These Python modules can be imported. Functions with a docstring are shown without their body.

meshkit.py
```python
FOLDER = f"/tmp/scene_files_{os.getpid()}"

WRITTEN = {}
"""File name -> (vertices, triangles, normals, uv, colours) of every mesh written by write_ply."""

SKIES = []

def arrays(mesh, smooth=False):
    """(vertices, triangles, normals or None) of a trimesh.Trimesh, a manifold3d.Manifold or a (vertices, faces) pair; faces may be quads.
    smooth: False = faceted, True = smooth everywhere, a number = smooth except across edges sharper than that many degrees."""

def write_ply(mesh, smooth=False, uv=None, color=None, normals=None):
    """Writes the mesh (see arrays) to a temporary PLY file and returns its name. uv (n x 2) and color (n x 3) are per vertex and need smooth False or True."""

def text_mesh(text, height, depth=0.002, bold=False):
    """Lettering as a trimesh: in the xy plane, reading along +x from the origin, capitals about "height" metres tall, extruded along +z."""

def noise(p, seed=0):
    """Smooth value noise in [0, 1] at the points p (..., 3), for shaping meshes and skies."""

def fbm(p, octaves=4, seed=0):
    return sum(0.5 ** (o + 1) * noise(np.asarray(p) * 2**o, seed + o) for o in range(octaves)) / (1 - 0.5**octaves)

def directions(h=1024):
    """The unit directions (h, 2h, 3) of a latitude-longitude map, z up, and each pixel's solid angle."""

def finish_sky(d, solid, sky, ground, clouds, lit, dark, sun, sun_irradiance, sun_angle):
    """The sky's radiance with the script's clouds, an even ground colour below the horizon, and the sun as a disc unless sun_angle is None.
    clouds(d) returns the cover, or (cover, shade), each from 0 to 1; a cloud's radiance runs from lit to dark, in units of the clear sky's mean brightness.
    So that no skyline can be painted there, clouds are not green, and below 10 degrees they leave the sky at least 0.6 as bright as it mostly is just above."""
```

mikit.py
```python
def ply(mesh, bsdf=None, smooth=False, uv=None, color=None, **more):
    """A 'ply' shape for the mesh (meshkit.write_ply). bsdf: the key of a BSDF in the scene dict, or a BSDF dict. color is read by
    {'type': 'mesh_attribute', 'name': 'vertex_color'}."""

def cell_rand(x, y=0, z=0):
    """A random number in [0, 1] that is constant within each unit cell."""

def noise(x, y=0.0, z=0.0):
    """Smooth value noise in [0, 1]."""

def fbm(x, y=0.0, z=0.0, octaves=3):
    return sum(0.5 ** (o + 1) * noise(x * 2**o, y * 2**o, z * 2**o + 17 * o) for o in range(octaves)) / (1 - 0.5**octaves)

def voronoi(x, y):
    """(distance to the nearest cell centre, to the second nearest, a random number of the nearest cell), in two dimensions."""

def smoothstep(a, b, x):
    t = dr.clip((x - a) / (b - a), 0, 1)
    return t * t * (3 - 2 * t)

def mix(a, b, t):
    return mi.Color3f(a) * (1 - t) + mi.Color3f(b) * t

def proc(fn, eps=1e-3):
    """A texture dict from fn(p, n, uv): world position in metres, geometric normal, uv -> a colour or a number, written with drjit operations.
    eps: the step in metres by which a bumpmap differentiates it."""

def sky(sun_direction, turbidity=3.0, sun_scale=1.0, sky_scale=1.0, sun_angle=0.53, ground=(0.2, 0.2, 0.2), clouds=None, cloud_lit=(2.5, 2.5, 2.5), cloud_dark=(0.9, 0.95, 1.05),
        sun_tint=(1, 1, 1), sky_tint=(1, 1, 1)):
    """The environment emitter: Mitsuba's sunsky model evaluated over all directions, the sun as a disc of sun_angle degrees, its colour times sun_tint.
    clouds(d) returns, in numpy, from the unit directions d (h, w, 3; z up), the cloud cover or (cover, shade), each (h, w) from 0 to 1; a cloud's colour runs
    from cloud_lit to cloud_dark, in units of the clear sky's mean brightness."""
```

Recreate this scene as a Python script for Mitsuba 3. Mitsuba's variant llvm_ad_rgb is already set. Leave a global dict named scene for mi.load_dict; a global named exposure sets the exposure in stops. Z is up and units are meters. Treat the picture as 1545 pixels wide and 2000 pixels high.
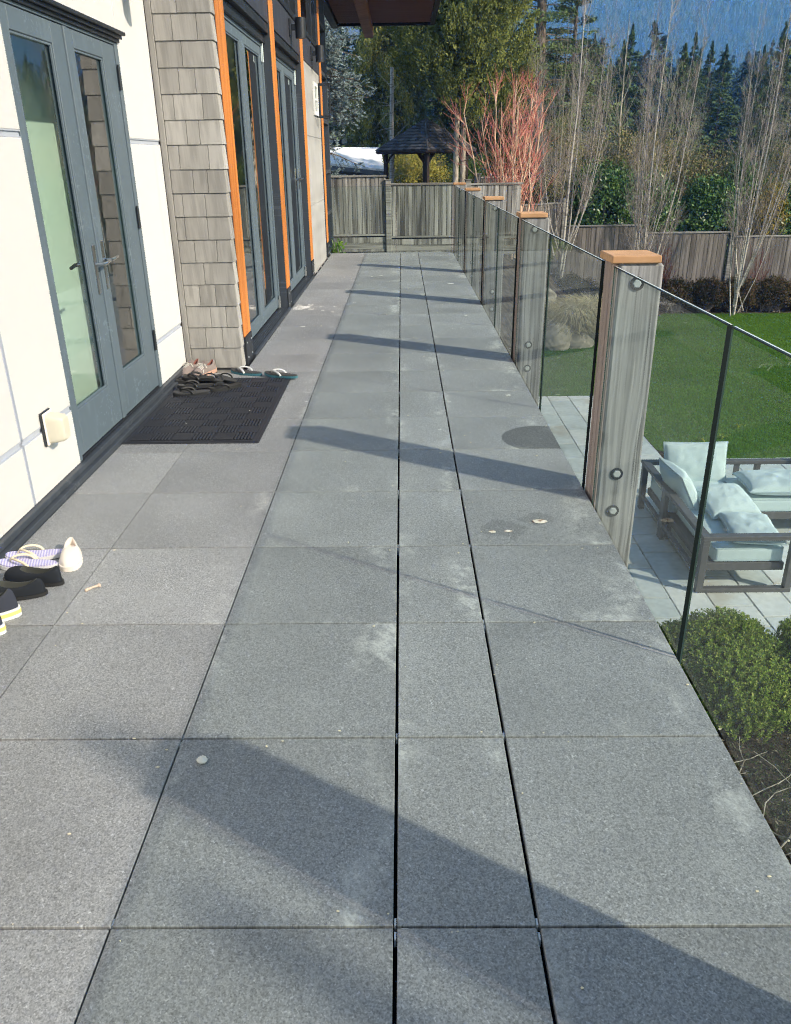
import math, numpy as np, trimesh, shapely, mitsuba as mi, drjit as dr, mikit, meshkit
from scipy.interpolate import RBFInterpolator
from scipy.spatial import ConvexHull
from mikit import noise, fbm, voronoi, cell_rand, smoothstep, mix, proc
PI = math.pi
scene, labels = {}, {}

# ------------------------------------------------------------------ camera, light, exposure
F_PX, PITCH, YAW, ROLL, EYE = 1558.4, math.radians(23.883), math.radians(-0.683), math.radians(-0.773), 1.498
cp, sp = math.cos(PITCH), math.sin(PITCH)
fwd = np.array([math.sin(YAW) * cp, math.cos(YAW) * cp, -sp])
right = np.array([math.cos(YAW), -math.sin(YAW), 0.0])
upv = np.cross(right, fwd)
cr = right * math.cos(ROLL) + upv * math.sin(ROLL)
cu = upv * math.cos(ROLL) - right * math.sin(ROLL)
M = np.eye(4)
M[:3, 0], M[:3, 1], M[:3, 2], M[:3, 3] = -cr, cu, fwd, [0, 0, EYE]
scene['camera'] = {'type': 'perspective', 'fov': math.degrees(2 * math.atan(772.5 / F_PX)), 'fov_axis': 'x',
                   'near_clip': 0.05, 'far_clip': 6000.0, 'to_world': mi.ScalarTransform4f(M.tolist())}
SUN = (1.56, -1.0, 1.10)
scene['sky'] = mikit.sky(SUN, turbidity=3.5, sun_scale=.95, sky_scale=1.6, sun_angle=.9, sun_tint=(.97, 1.13, 1.58), sky_tint=(1.0, 1.04, 1.09), ground=(0.12, 0.13, 0.10))
exposure = 1.98
HAZE = True

# ------------------------------------------------------------------ naming
used = {}
def numbered(name):
    n = used.get(name, -1) + 1
    used[name] = n
    return name if n == 0 else f'{name}_{n:03d}'
CONST, TONE = {}, {'m_slab': ('m_slab', .5, 0), 'm_granite': ('m_granite', .5, 0)}
def shape(mesh, bsdf, smooth=False, tone=None, **k):
    """plain paints share two BSDFs and carry their colour per vertex; kinds of wood, stone and slate share one BSDF and carry their variant as a constant uv"""
    v, f = mesh
    v = np.asarray(v, float); f = np.asarray(f, int)
    if f.shape[1] == 4: f = np.vstack([f[:, [0, 1, 2]], f[:, [0, 2, 3]]])
    flat_colour = bsdf in CONST and 'color' not in k
    if bsdf in TONE:
        bsdf, u, w = TONE[bsdf]
        tone = (u if tone is None else tone, w)
    if (flat_colour or tone is not None or 'color' in k) and smooth not in (False, True):
        t = trimesh.graph.smooth_shade(trimesh.Trimesh(v, f, process=False), angle=math.radians(smooth), facet_minarea=None)
        v, f, smooth = np.array(t.vertices), np.array(t.faces), True
    if flat_colour:
        k['color'] = np.tile(np.asarray(CONST[bsdf][0], float), (len(v), 1))
    if bsdf in CONST: bsdf = CONST[bsdf][1]
    if tone is not None: k['uv'] = np.tile(np.asarray(tone, float), (len(v), 1))
    return mikit.ply((v, f), bsdf, smooth=smooth, **k)
def put(name, mesh, bsdf, smooth=False, **k):
    key = numbered(name)
    scene[key] = shape(mesh, bsdf, smooth, **k)
    return key
def thing(name, label, cat, group=None):
    key = numbered(name)
    labels[key] = {'label': label, 'category': cat}
    if group: labels[key]['group'] = group
    return key
def single(name, mesh, bsdf, label, cat, group=None, smooth=False, **k):
    key = put(name, mesh, bsdf, smooth, **k)
    labels[key] = {'label': label, 'category': cat}
    if group: labels[key]['group'] = group
    return key
def kind(key, k):
    labels.setdefault(key, {})['kind'] = k
    return key

# ------------------------------------------------------------------ mesh helpers
_sg = np.array([[x, y, z] for x in (-1, 1) for y in (-1, 1) for z in (-1, 1)], float)
def _cham_topo():
    h, b = 1.0, 0.2
    v = np.array([s * (h - b * np.array([k != 0, k != 1, k != 2])) for s in _sg for k in range(3)])
    hull = ConvexHull(v)
    f = hull.simplices.copy()
    n = np.cross(v[f[:, 1]] - v[f[:, 0]], v[f[:, 2]] - v[f[:, 0]])
    flip = (n * v[f].mean(1)).sum(1) < 0
    f[flip] = f[flip][:, ::-1]
    return f
CHF = _cham_topo()
BXF = np.array([[0, 1, 3], [0, 3, 2], [4, 6, 7], [4, 7, 5], [0, 4, 5], [0, 5, 1], [2, 3, 7], [2, 7, 6], [0, 2, 6], [0, 6, 4], [1, 5, 7], [1, 7, 3]])
def box(x0, x1, y0, y1, z0, z1, b=0.0):
    c = np.array([(x0 + x1) / 2, (y0 + y1) / 2, (z0 + z1) / 2]); h = np.array([abs(x1 - x0), abs(y1 - y0), abs(z1 - z0)]) / 2
    if b <= 0:
        return c + _sg * h, BXF
    b = min(b, h.min() * 0.8)
    v = np.array([c + s * (h - b * np.array([k != 0, k != 1, k != 2])) for s in _sg for k in range(3)])
    return v, CHF
def join(*parts):
    parts = [p for p in parts if p is not None]
    V, Fs, o = [], [], 0
    for v, f in parts:
        v = np.asarray(v, float); f = np.asarray(f, int)
        if f.shape[1] == 4: f = np.vstack([f[:, [0, 1, 2]], f[:, [0, 2, 3]]])
        V.append(v); Fs.append(f + o); o += len(v)
    return np.vstack(V), np.vstack(Fs)
def move(m, loc=(0, 0, 0), rz=0.0, rx=0.0, ry=0.0, s=1.0):
    v, f = m
    v = np.asarray(v, float) * s
    for ang, (i, j) in ((rx, (1, 2)), (ry, (2, 0)), (rz, (0, 1))):
        if ang:
            c, n = math.cos(ang), math.sin(ang)
            a, b = v[:, i].copy(), v[:, j].copy()
            v[:, i], v[:, j] = a * c - b * n, a * n + b * c
    return v + np.asarray(loc, float), f
def tubes(P, R, n=4, cap=True):
    """P (B,K,3) polylines, R (B,K) radii -> one mesh."""
    P = np.asarray(P, float); R = np.asarray(R, float)
    B, K = P.shape[:2]
    t = np.gradient(P, axis=1)
    t /= np.linalg.norm(t, axis=2, keepdims=True) + 1e-9
    ref = np.where(np.abs(t[:, :1, 2:3]) > 0.9, [[[1.0, 0.1, 0]]], [[[0.1, 0, 1.0]]])
    a = np.cross(t, np.broadcast_to(ref, t.shape)); a /= np.linalg.norm(a, axis=2, keepdims=True) + 1e-9
    b = np.cross(t, a)
    th = np.arange(n) * 2 * PI / n
    ring = P[:, :, None] + R[:, :, None, None] * (a[:, :, None] * np.cos(th)[None, None, :, None] + b[:, :, None] * np.sin(th)[None, None, :, None])
    idx = np.arange(B * K * n).reshape(B, K, n)
    q0, q1 = idx[:, :-1], idx[:, 1:]
    f = np.stack([q0, np.roll(q0, -1, 2), np.roll(q1, -1, 2), q1], -1).reshape(-1, 4)
    f = np.vstack([f[:, [0, 1, 2]], f[:, [0, 2, 3]]])[:, ::-1]
    v = ring.reshape(-1, 3)
    if cap:
        cs = np.arange(1, n - 1)
        for e, fl in ((idx[:, 0], 1), (idx[:, -1], 0)):
            g = np.stack([np.repeat(e[:, :1], n - 2, 1), e[:, cs], e[:, cs + 1]], -1).reshape(-1, 3)
            f = np.vstack([f, g if fl else g[:, ::-1]])
    return v, f
def tube(pts, r, n=8):
    pts = np.asarray(pts, float)
    r = np.full(len(pts), r) if np.isscalar(r) else np.asarray(r)
    return tubes(pts[None], r[None], n)
def cyl(c0, c1, r, n=16, r1=None):
    return tube([c0, c1], [r, r if r1 is None else r1], n)
def disc_prism(outline, z0, z1):
    """closed polygon (n,2), star-shaped about its mean."""
    o = np.asarray(outline, float); n = len(o); c = o.mean(0)
    v = np.vstack([np.c_[o, np.full(n, z0)], np.c_[o, np.full(n, z1)], [[*c, z0], [*c, z1]]])
    i = np.arange(n); j = (i + 1) % n
    return v, np.vstack([np.c_[i, j, j + n], np.c_[i, j + n, i + n], np.c_[j, i, np.full(n, 2 * n)], np.c_[i + n, j + n, np.full(n, 2 * n + 1)]])
def unit(v): return v / (np.linalg.norm(v, axis=-1, keepdims=True) + 1e-9)
def leaves(P, D, L, W, rng, roll=None, N=None):
    """rhombic leaves: centre P, long axis D, length L, width W (arrays or numbers)."""
    n = len(P); D = unit(D)
    r = unit(rng.normal(size=(n, 3))) if roll is None else roll
    S = unit(np.cross(D, r)) if N is None else unit(np.cross(N, D)); L = np.broadcast_to(L, n)[:, None]; W = np.broadcast_to(W, n)[:, None]
    v = np.stack([P - D * L / 2, P + S * W / 2 - D * L * .08, P + D * L / 2, P - S * W / 2 - D * L * .08], 1).reshape(-1, 3)
    i = np.arange(n)[:, None] * 4
    return v, np.vstack([i + [0, 1, 2], i + [0, 2, 3]])
def tint(n, pal, rng, per=4, jitter=.12):
    pal = np.asarray(pal, float)
    c = pal[rng.integers(0, len(pal), n)] * (1 + jitter * rng.normal(size=(n, 1)))
    return np.repeat(np.clip(c, .004, .9), per, 0)
def grow(rng, P, R, n, t0, t1, length, ang, up, rad, K=5, wob=.08, thin=.25, bias=1.0, az=None):
    """n children on every parent polyline."""
    B, Kp = P.shape[:2]
    t = t0 + (t1 - t0) * rng.random((B, n)) ** bias
    x = t * (Kp - 1); i = np.clip(x.astype(int), 0, Kp - 2); f = (x - i)[..., None]
    bi = np.arange(B)[:, None]
    base = P[bi, i] * (1 - f) + P[bi, i + 1] * f
    pr = R[bi, i] * (1 - f[..., 0]) + R[bi, i + 1] * f[..., 0]
    tg = unit(P[bi, i + 1] - P[bi, i])
    side = unit(np.cross(tg, unit(rng.normal(size=tg.shape))))
    a = ang * (1 + .3 * rng.normal(size=(B, n, 1)))
    d = unit(tg * np.cos(a) + side * np.sin(a))
    Ls = length * (1 - .55 * t) * rng.uniform(.6, 1.25, (B, n))
    pts = [base]; cur = base
    for k in range(K - 1):
        cur = cur + d * (Ls / (K - 1))[..., None]
        pts.append(cur)
        d = unit(d + [0, 0, up] + wob * rng.normal(size=d.shape))
    Q = np.stack(pts, 2).reshape(B * n, K, 3)
    r0 = np.minimum(pr * .75, rad * rng.uniform(.7, 1.2, (B, n))).reshape(-1, 1)
    return Q, r0 * np.linspace(1, thin, K)[None]

# ------------------------------------------------------------------ materials
def C(r, g, b): return mi.Color3f(r, g, b)
def mat(name, d): scene[name] = d; return name
def prin(name, col, rough=.5, spec=.5, metal=0.0, bump=None, bs=.001, eps=1e-3, **k):
    if isinstance(col, tuple) and metal < .3 and not k:
        CONST[name] = (col, 'm_matte' if rough > .6 else 'm_semi')
        return name
    col = {'type': 'rgb', 'value': list(col)} if isinstance(col, (tuple, list)) else col
    d = {'type': 'principled', 'base_color': col, 'roughness': rough, 'specular': spec, 'metallic': metal, **k}
    if bump is not None:
        d = {'type': 'bumpmap', 'arbitrary': proc(bump, eps=eps), 'scale': bs, 'bsdf': d}
    return mat(name, {'type': 'twosided', 'bsdf': d})

prin('m_matte', {'type': 'mesh_attribute', 'name': 'vertex_color'}, .8, .2)
prin('m_semi', {'type': 'mesh_attribute', 'name': 'vertex_color'}, .48, .4)
def granite():
    def fn(p, n, uv):
        x, y = p.x, p.y
        seed = uv.x * 31.0
        ct = cell_rand(uv.x * 97.3 + 3)
        base = (.214 + .050 * ct, .220 + .050 * ct, .222 + .048 * ct)
        xr, yr = x * .8 + y * .6, y * .8 - x * .6
        g = .5 * noise(xr * 255 + seed, yr * 255, 0) + .5 * noise(x * 430, y * 430 + seed, 0)
        c = C(*base) * (0.46 + 1.06 * g)
        c = c * (1 + .50 * smoothstep(.80, .95, noise(xr * 240 + 9, yr * 170, 3)))
        cl = fbm(x * 2.3 + seed, y * 2.3, 0, 4)
        c = c * (0.76 + .48 * cl)
        # mineral bloom left by water beside some joints: fine flecks with a ragged outline
        jag = fbm(x * 11, y * 6 + seed, 7, 4)
        bx = dr.maximum(smoothstep(.17, .0, dr.abs(x + .04 + .04 * jag)), smoothstep(.11, .0, dr.abs(x - .262 + .03 * jag)))
        bx = dr.maximum(bx, smoothstep(.22, .0, dr.abs(x - .875)))
        bx = dr.maximum(bx, .7 * smoothstep(.10, .0, dr.abs(x + .65)))
        yy = (y - 1.1986) / .61
        by = smoothstep(.11, .0, (yy - dr.floor(yy)) * .61) * smoothstep(.30, .0, dr.minimum(dr.abs(x - .75), dr.abs(x + .15)))
        bx = dr.maximum(bx, by)
        patch = smoothstep(.44, .66, fbm(x * 4.1 + 4, y * 2.6, seed, 4)) * smoothstep(.40, .72, jag * .6 + .4 * noise(xr * 38, yr * 38, seed))
        fl = .45 + .55 * smoothstep(.35, .75, noise(xr * 170, yr * 120, seed + 2))
        c = mix(c, C(.56, .57, .54), dr.minimum(.85 * bx * patch * fl, .62))
        # damp ring left by a round pot, on one paver only
        rr = dr.sqrt(dr.square(x - .81) + dr.square(y - 4.425))
        wet = smoothstep(.243, .236, rr + .004 * noise(x * 60, y * 60, 1)) * dr.select(y > 4.2495, 1.0, 0.0)
        c = c * (1 - .52 * wet)
        # rusty water marks
        for (sx, sy, sr) in ((.607, 3.29, .075), (.43, 3.185, .11)):
            q = dr.sqrt(dr.square(x - sx) + dr.square((y - sy) * 1.3)) + .13 * (fbm(x * 17, y * 17, 2, 4) - .5)
            c = c * (1 - .20 * smoothstep(sr, sr - .012, q))
        return c
    return fn
prin('m_granite', proc(granite()), .62, .4, bump=lambda p, n, uv: noise(p.x * 190, p.y * 190, 0) * .6 + noise(p.x * 420, p.y * 420, 5) * .4, bs=.0006, eps=6e-4)

def wood(base, dark, fx, fz, seed=0.0, horiz=False):
    def fn(p, n, uv):
        u, v = (p.z, p.x + p.y) if horiz else (p.x + p.y * 1.13, p.z)
        u2 = u + .012 * noise(v * 1.7 + seed, u * 3, 1)
        g = .5 * noise(u2 * fx, v * fz, seed) + .3 * noise(u2 * fx * 2.7, v * fz * 2, seed + 5) + .2 * noise(u2 * fx * 6, v * fz * 3, 9)
        c = mix(C(*dark), C(*base), smoothstep(.22, .74, g))
        return c * (.8 + .4 * fbm(u * 3 + seed, v * 1.1, 2, 3))
    return fn
def woodb(fx, fz, horiz=False):
    def fn(p, n, uv):
        u, v = (p.z, p.x + p.y) if horiz else (p.x + p.y * 1.13, p.z)
        return .6 * noise(u * fx, v * fz, 0) + .4 * noise(u * fx * 2.7, v * fz * 2, 5)
    return fn
def wood2(pairs, fx, fz, by=None):
    """pairs of (light, dark) colours; uv.x picks the tone within a pair, uv.y the pair"""
    def fn(p, n, uv):
        u, v = p.x + p.y * 1.13, p.z
        s = uv.x * 13.0
        u2 = u + .012 * noise(v * 1.7 + s, u * 3, 1)
        g = .5 * noise(u2 * fx, v * fz, s) + .3 * noise(u2 * fx * 2.7, v * fz * 2, s + 5) + .2 * noise(u2 * fx * 6, v * fz * 3, 9)
        t = smoothstep(.22, .74, g)
        c = mix(pairs[0][1], pairs[0][0], t)
        for i in range(1, len(pairs)):
            c = dr.select(uv.y > i - .5, mix(pairs[i][1], pairs[i][0], t), c)
        return c * (.78 + .44 * fbm(u * 3 + s, v * 1.1, 2, 3)) * (.60 + .80 * uv.x)
    return fn
def postfn(p, n, uv):
    u, v = p.x + p.y * 1.13, p.z
    s = dr.floor(u * 5 + 40) * 3.7
    wv = u + .040 * fbm(u * 6, v * 1.7, s, 3)
    ring = .5 + .5 * dr.sin(2 * PI * (wv * 62 + 2.2 * noise(u * 9, v * .7, s)))
    fine = noise(wv * 210, v * 5, 2); big = fbm(wv * 16, v * .9, s, 3)
    stk = noise(wv * 78, v * 1.3, s + 3)
    t = dr.clip(.10 * ring + .34 * fine + .55 * smoothstep(.2, .8, stk) + .75 * (big - .5) + .08, 0, 1)
    crack = smoothstep(.80, .87, noise(wv * 34, v * .55, 11)) * smoothstep(.4, .6, noise(wv * 90, v * 3, 3))
    grey = mix(C(.075, .074, .072), C(.40, .40, .395), t)
    brown = mix(C(.22, .165, .14), C(.42, .335, .295), t)
    return dr.select(uv.y > .5, brown, grey) * (1 - .65 * crack)
prin('m_post2', proc(postfn), .85, .2, bump=lambda p, n, uv: .6 * noise((p.x + p.y * 1.13) * 75, p.z * 2.5, 0) + .4 * noise((p.x + p.y * 1.13) * 210, p.z * 5, 2), bs=.003)
TONE['m_post'] = ('m_post2', .5, 0); TONE['m_post_core'] = ('m_post2', .5, 1)
prin('m_cap', proc(lambda p, n, uv: mix(C(.40, .21, .10), C(.60, .36, .19), .5 * noise(p.x * 4, p.y * 70, 1) + .5 * noise(p.x * 11, p.y * 190, 4)) * (.82 + .36 * fbm(p.x * 14, p.y * 14, 2, 3))), .65, .3)
prin('m_cedar2', proc(wood2([((.62, .235, .055), (.40, .12, .022)), ((.30, .125, .06), (.19, .075, .034))], 26, .8)), .5, .35)
TONE['m_cedar'] = ('m_cedar2', .5, 0); TONE['m_beam'] = ('m_cedar2', .5, 1)
prin('m_fence', proc(wood2([((.34, .33, .315), (.082, .079, .075)), ((.225, .208, .194), (.105, .096, .089))], 15, 1.0)), .9, .15)
TONE['m_fence_0'] = ('m_fence', .5, 0); TONE['m_fence_1'] = ('m_fence', .7, 0); TONE['m_gfence'] = ('m_fence', .5, 1)
prin('m_fence_rail', proc(wood((.33, .32, .30), (.15, .145, .135), 40, 1.1, 2, True)), .9, .15)
prin('m_shingle2', proc(wood2([((.330, .318, .298), (.245, .236, .221))], 34, 5.0)), .85, .2)
TONE['m_shingle'] = ('m_shingle2', .5, 0); TONE['m_trim'] = ('m_shingle2', .38, 0)
def stucco(p, n, uv):
    g = fbm(p.y * 1.4, p.z * 1.1, p.x, 4)
    st = smoothstep(.55, .8, fbm(p.y * 14, p.z * .8, 3, 3)) * smoothstep(.45, .7, g)
    return C(.60, .590, .578) * (.94 + .10 * g) * (1 - .07 * st)
prin('m_stucco', proc(stucco), .8, .2, bump=lambda p, n, uv: fbm(p.y * 120, p.z * 120, 0, 3), bs=.0006)
prin('m_reveal', (.40, .43, .49), .35, .5, .2)
def slatefn():
    def fn(p, n, uv):
        c = C(*SLATES['m_slate'])
        for i, q in enumerate(SLATES): c = dr.select(uv.x > i - .5, C(*SLATES[q]), c)
        d = smoothstep(.5, .8, fbm(p.y * 18, p.z * 5, p.x * 18, 4))
        s = smoothstep(.72, .8, noise(p.y * 70, p.z * 90, 3)) * smoothstep(.5, .75, fbm(p.y * 5, p.z * 5, 1, 3))
        return c * (1 + .5 * (.25 * d + .5 * s)) + .02 * (.25 * d + .5 * s)
    return fn
SLATES = dict(m_slate=(.100, .132, .158), m_slate_dark=(.040, .047, .058), m_spandrel=(.036, .038, .050), m_black=(.014, .016, .020), m_sofa=(.085, .083, .085))
prin('m_slates', proc(slatefn()), .42, .5)
for i, q in enumerate(SLATES): TONE[q] = ('m_slates', i, 0)
prin('m_gap', (.006, .006, .007), .9, .1)
prin('m_chrome', (.72, .71, .69), .13, .5, 1.0)
prin('m_darkmetal', (.05, .053, .058), .35, .5, .6)
prin('m_bolt', (.50, .53, .53), .45, .4)
prin('m_washer', (.05, .055, .055), .5, .4, .3)
def concrete(p, n, uv):
    g = fbm(p.y * 2.2, p.z * 2.2, p.x * 2, 4)
    b = noise(p.y * .6, p.z * 9, 2)
    return C(.31, .305, .295) * (.62 + .42 * g + .2 * b)
prin('m_concrete', proc(concrete), .85, .25)
def soffit(p, n, uv):
    g = .6 * noise(p.x * 1.6, p.y * 40, 0) + .4 * noise(p.x * 5, p.y * 95, 4)
    return mix(C(.13, .055, .035), C(.21, .095, .06), g)
prin('m_soffit', proc(soffit), .6, .35)
prin('m_white_paint', (.72, .72, .70), .5, .4)
prin('m_wall_in', (.84, .87, .84), .9, .1)
prin('m_wall_dark', (.16, .16, .155), .9, .1)
prin('m_floor_in', (.085, .052, .032), .4, .4)
mat('m_pane', {'type': 'thindielectric', 'int_ior': 1.95, 'specular_transmittance': {'type': 'rgb', 'value': [.76, .90, .83]}})
mat('m_rail_glass', {'type': 'thindielectric', 'int_ior': 1.30, 'specular_reflectance': {'type': 'rgb', 'value': .6}, 'specular_transmittance': {'type': 'rgb', 'value': [.85, .945, .915]}})
prin('m_edge_far', (.04, .07, .06), .5, .5)
prin('m_edge_glint', (.62, .68, .66), .5, .5)  # pale tone with the sky highlight on the glass top painted in
prin('m_glass_edge', (.003, .009, .008), .10, .5)
def mulch(p, n, uv):
    g = fbm(p.x * 18, p.y * 18, 0, 4)
    return mix(C(.028, .021, .017), C(.095, .074, .058), smoothstep(.3, .75, g))
prin('m_mulch', proc(mulch), .95, .1)
def lawnc(p, n, uv):
    g = fbm(p.x * 3, p.y * 3, 0, 4); h = noise(p.x * 45, p.y * 45, 2)
    return mix(C(.065, .135, .020), C(.085, .17, .026), .6 * g + .4 * h)
prin('m_lawn', proc(lawnc), .9, .1)
prin('m_ground', (.05, .05, .03), .95, .1)
def blue(p, n, uv):
    s = uv.x * 57.0
    g = fbm(p.x * 3 + s, p.y * 3, s, 5); h = fbm(p.x * 22, p.y * 22 + s, 1, 3)
    c = mix(C(.44, .50, .505), C(.62, .64, .62), cell_rand(uv.x * 311 + 2)) * (.72 + .36 * g + .22 * h)
    return mix(c, C(.42, .35, .25), .4 * smoothstep(.62, .8, fbm(p.x * 2.1 + s, p.y * 2.1, 4, 4)))
prin('m_slab', proc(blue), .75, .3)
def fabric(p, n, uv):
    w = noise(p.x * 260, p.y * 260, p.z * 260)
    return C(.50, .60, .61) * (.90 + .12 * w + .10 * (fbm(p.x * 5, p.y * 5, p.z * 5, 3) - .5))
prin('m_cushion', proc(fabric), .9, .15, sheen=.3)
prin('m_rubber', (.026, .028, .035), .6, .35)
prin('m_piping', (.36, .45, .47), .9, .15)
prin('m_ff_black', (.020, .020, .020), .6, .3)
prin('m_ff_grey', (.055, .055, .055), .7, .3)
prin('m_ff_teal', (.05, .16, .20), .55, .3)
prin('m_ff_white', (.62, .62, .62), .55, .3)
def lilac(p, n, uv):
    s = smoothstep(-.25, .25, dr.sin((p.x * .95 + p.y * .3) * 2 * PI / .011))
    return mix(C(.62, .60, .70), C(.36, .34, .62), s)
prin('m_lilac', proc(lilac), .6, .3)
prin('m_cream', (.74, .67, .60), .5, .35)
prin('m_strap_cream', (.66, .58, .42), .5, .35)
prin('m_flat', (.016, .019, .024), .8, .2)
prin('m_lining', (.065, .068, .06), .8, .2)
prin('m_insole', (.22, .22, .20), .7, .2)
prin('m_suede', (.24, .20, .185), .9, .15)
prin('m_pink_sole', (.52, .32, .24), .6, .3)
prin('m_rust', (.25, .10, .08), .7, .2)
prin('m_lace', (.62, .60, .55), .8, .2)
prin('m_navy', (.038, .043, .060), .8, .2)
prin('m_sole_white', (.80, .80, .78), .5, .35)
prin('m_sole_yellow', (.74, .58, .20), .5, .35)
prin('m_lamp_lens', (.60, .56, .45), .3, .5)
prin('m_bone', (.60, .46, .36), .7, .2)
prin('m_pebble', (.68, .65, .58), .8, .2)
prin('m_dropping', (.5, .4, .3), .8, .2)
prin('m_litter', (.66, .65, .62), .8, .2)
prin('m_rock', (.32, .30, .25), .9, .2)
prin('m_roof_dark', (.082, .078, .080), .9, .15)
prin('m_gazebo', (.045, .034, .028), .8, .2)
prin('m_metal_roof', (.74, .75, .76), .7, .4)
prin('m_house_wall', (.13, .145, .16), .8, .2)
VC = {'type': 'mesh_attribute', 'name': 'vertex_color'}
mat('m_leaf', {'type': 'principledthin', 'base_color': VC, 'roughness': .45, 'diff_trans': .55, 'eta': 1.4})
mat('m_needle', {'type': 'twosided', 'bsdf': {'type': 'diffuse', 'reflectance': VC}})
prin('m_gloss_leaf', VC, .38, .5)
BARKS = [((.20, .165, .135), (.065, .05, .04)), ((.52, .47, .39), (.22, .19, .15)), ((.74, .58, .43), (.46, .30, .20))]
def barkfn(p, n, uv):
    t = smoothstep(.3, .7, fbm(p.x * 23, p.y * 23, p.z * 6, 4))
    c = mix(BARKS[0][1], BARKS[0][0], t)
    for i in (1, 2): c = dr.select(uv.x > i - .5, mix(BARKS[i][1], BARKS[i][0], t), c)
    return c
prin('m_barks', proc(barkfn), .95, .1)
TONE['m_bark'] = ('m_barks', 0, 0); TONE['m_bark_pale'] = ('m_barks', 1, 0); TONE['m_coral_stem'] = ('m_barks', 2, 0)

def birch(p, n, uv):
    s = smoothstep(.62, .72, noise(p.x * 9, p.y * 9, p.z * 34)) * .7
    return mix(C(.47, .445, .40), C(.15, .135, .115), s)
prin('m_birch', proc(birch), .8, .2)
prin('m_twig', (.29, .25, .225), .9, .1)
prin('m_birch_young', (.42, .38, .34), .85, .15)
prin('m_twig_grey', (.32, .30, .24), .9, .1)

prin('m_coral', (.72, .44, .32), .7, .25)
prin('m_coral_red', (.62, .20, .17), .7, .25)
prin('m_red_twig', (.16, .055, .045), .8, .2)

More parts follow.
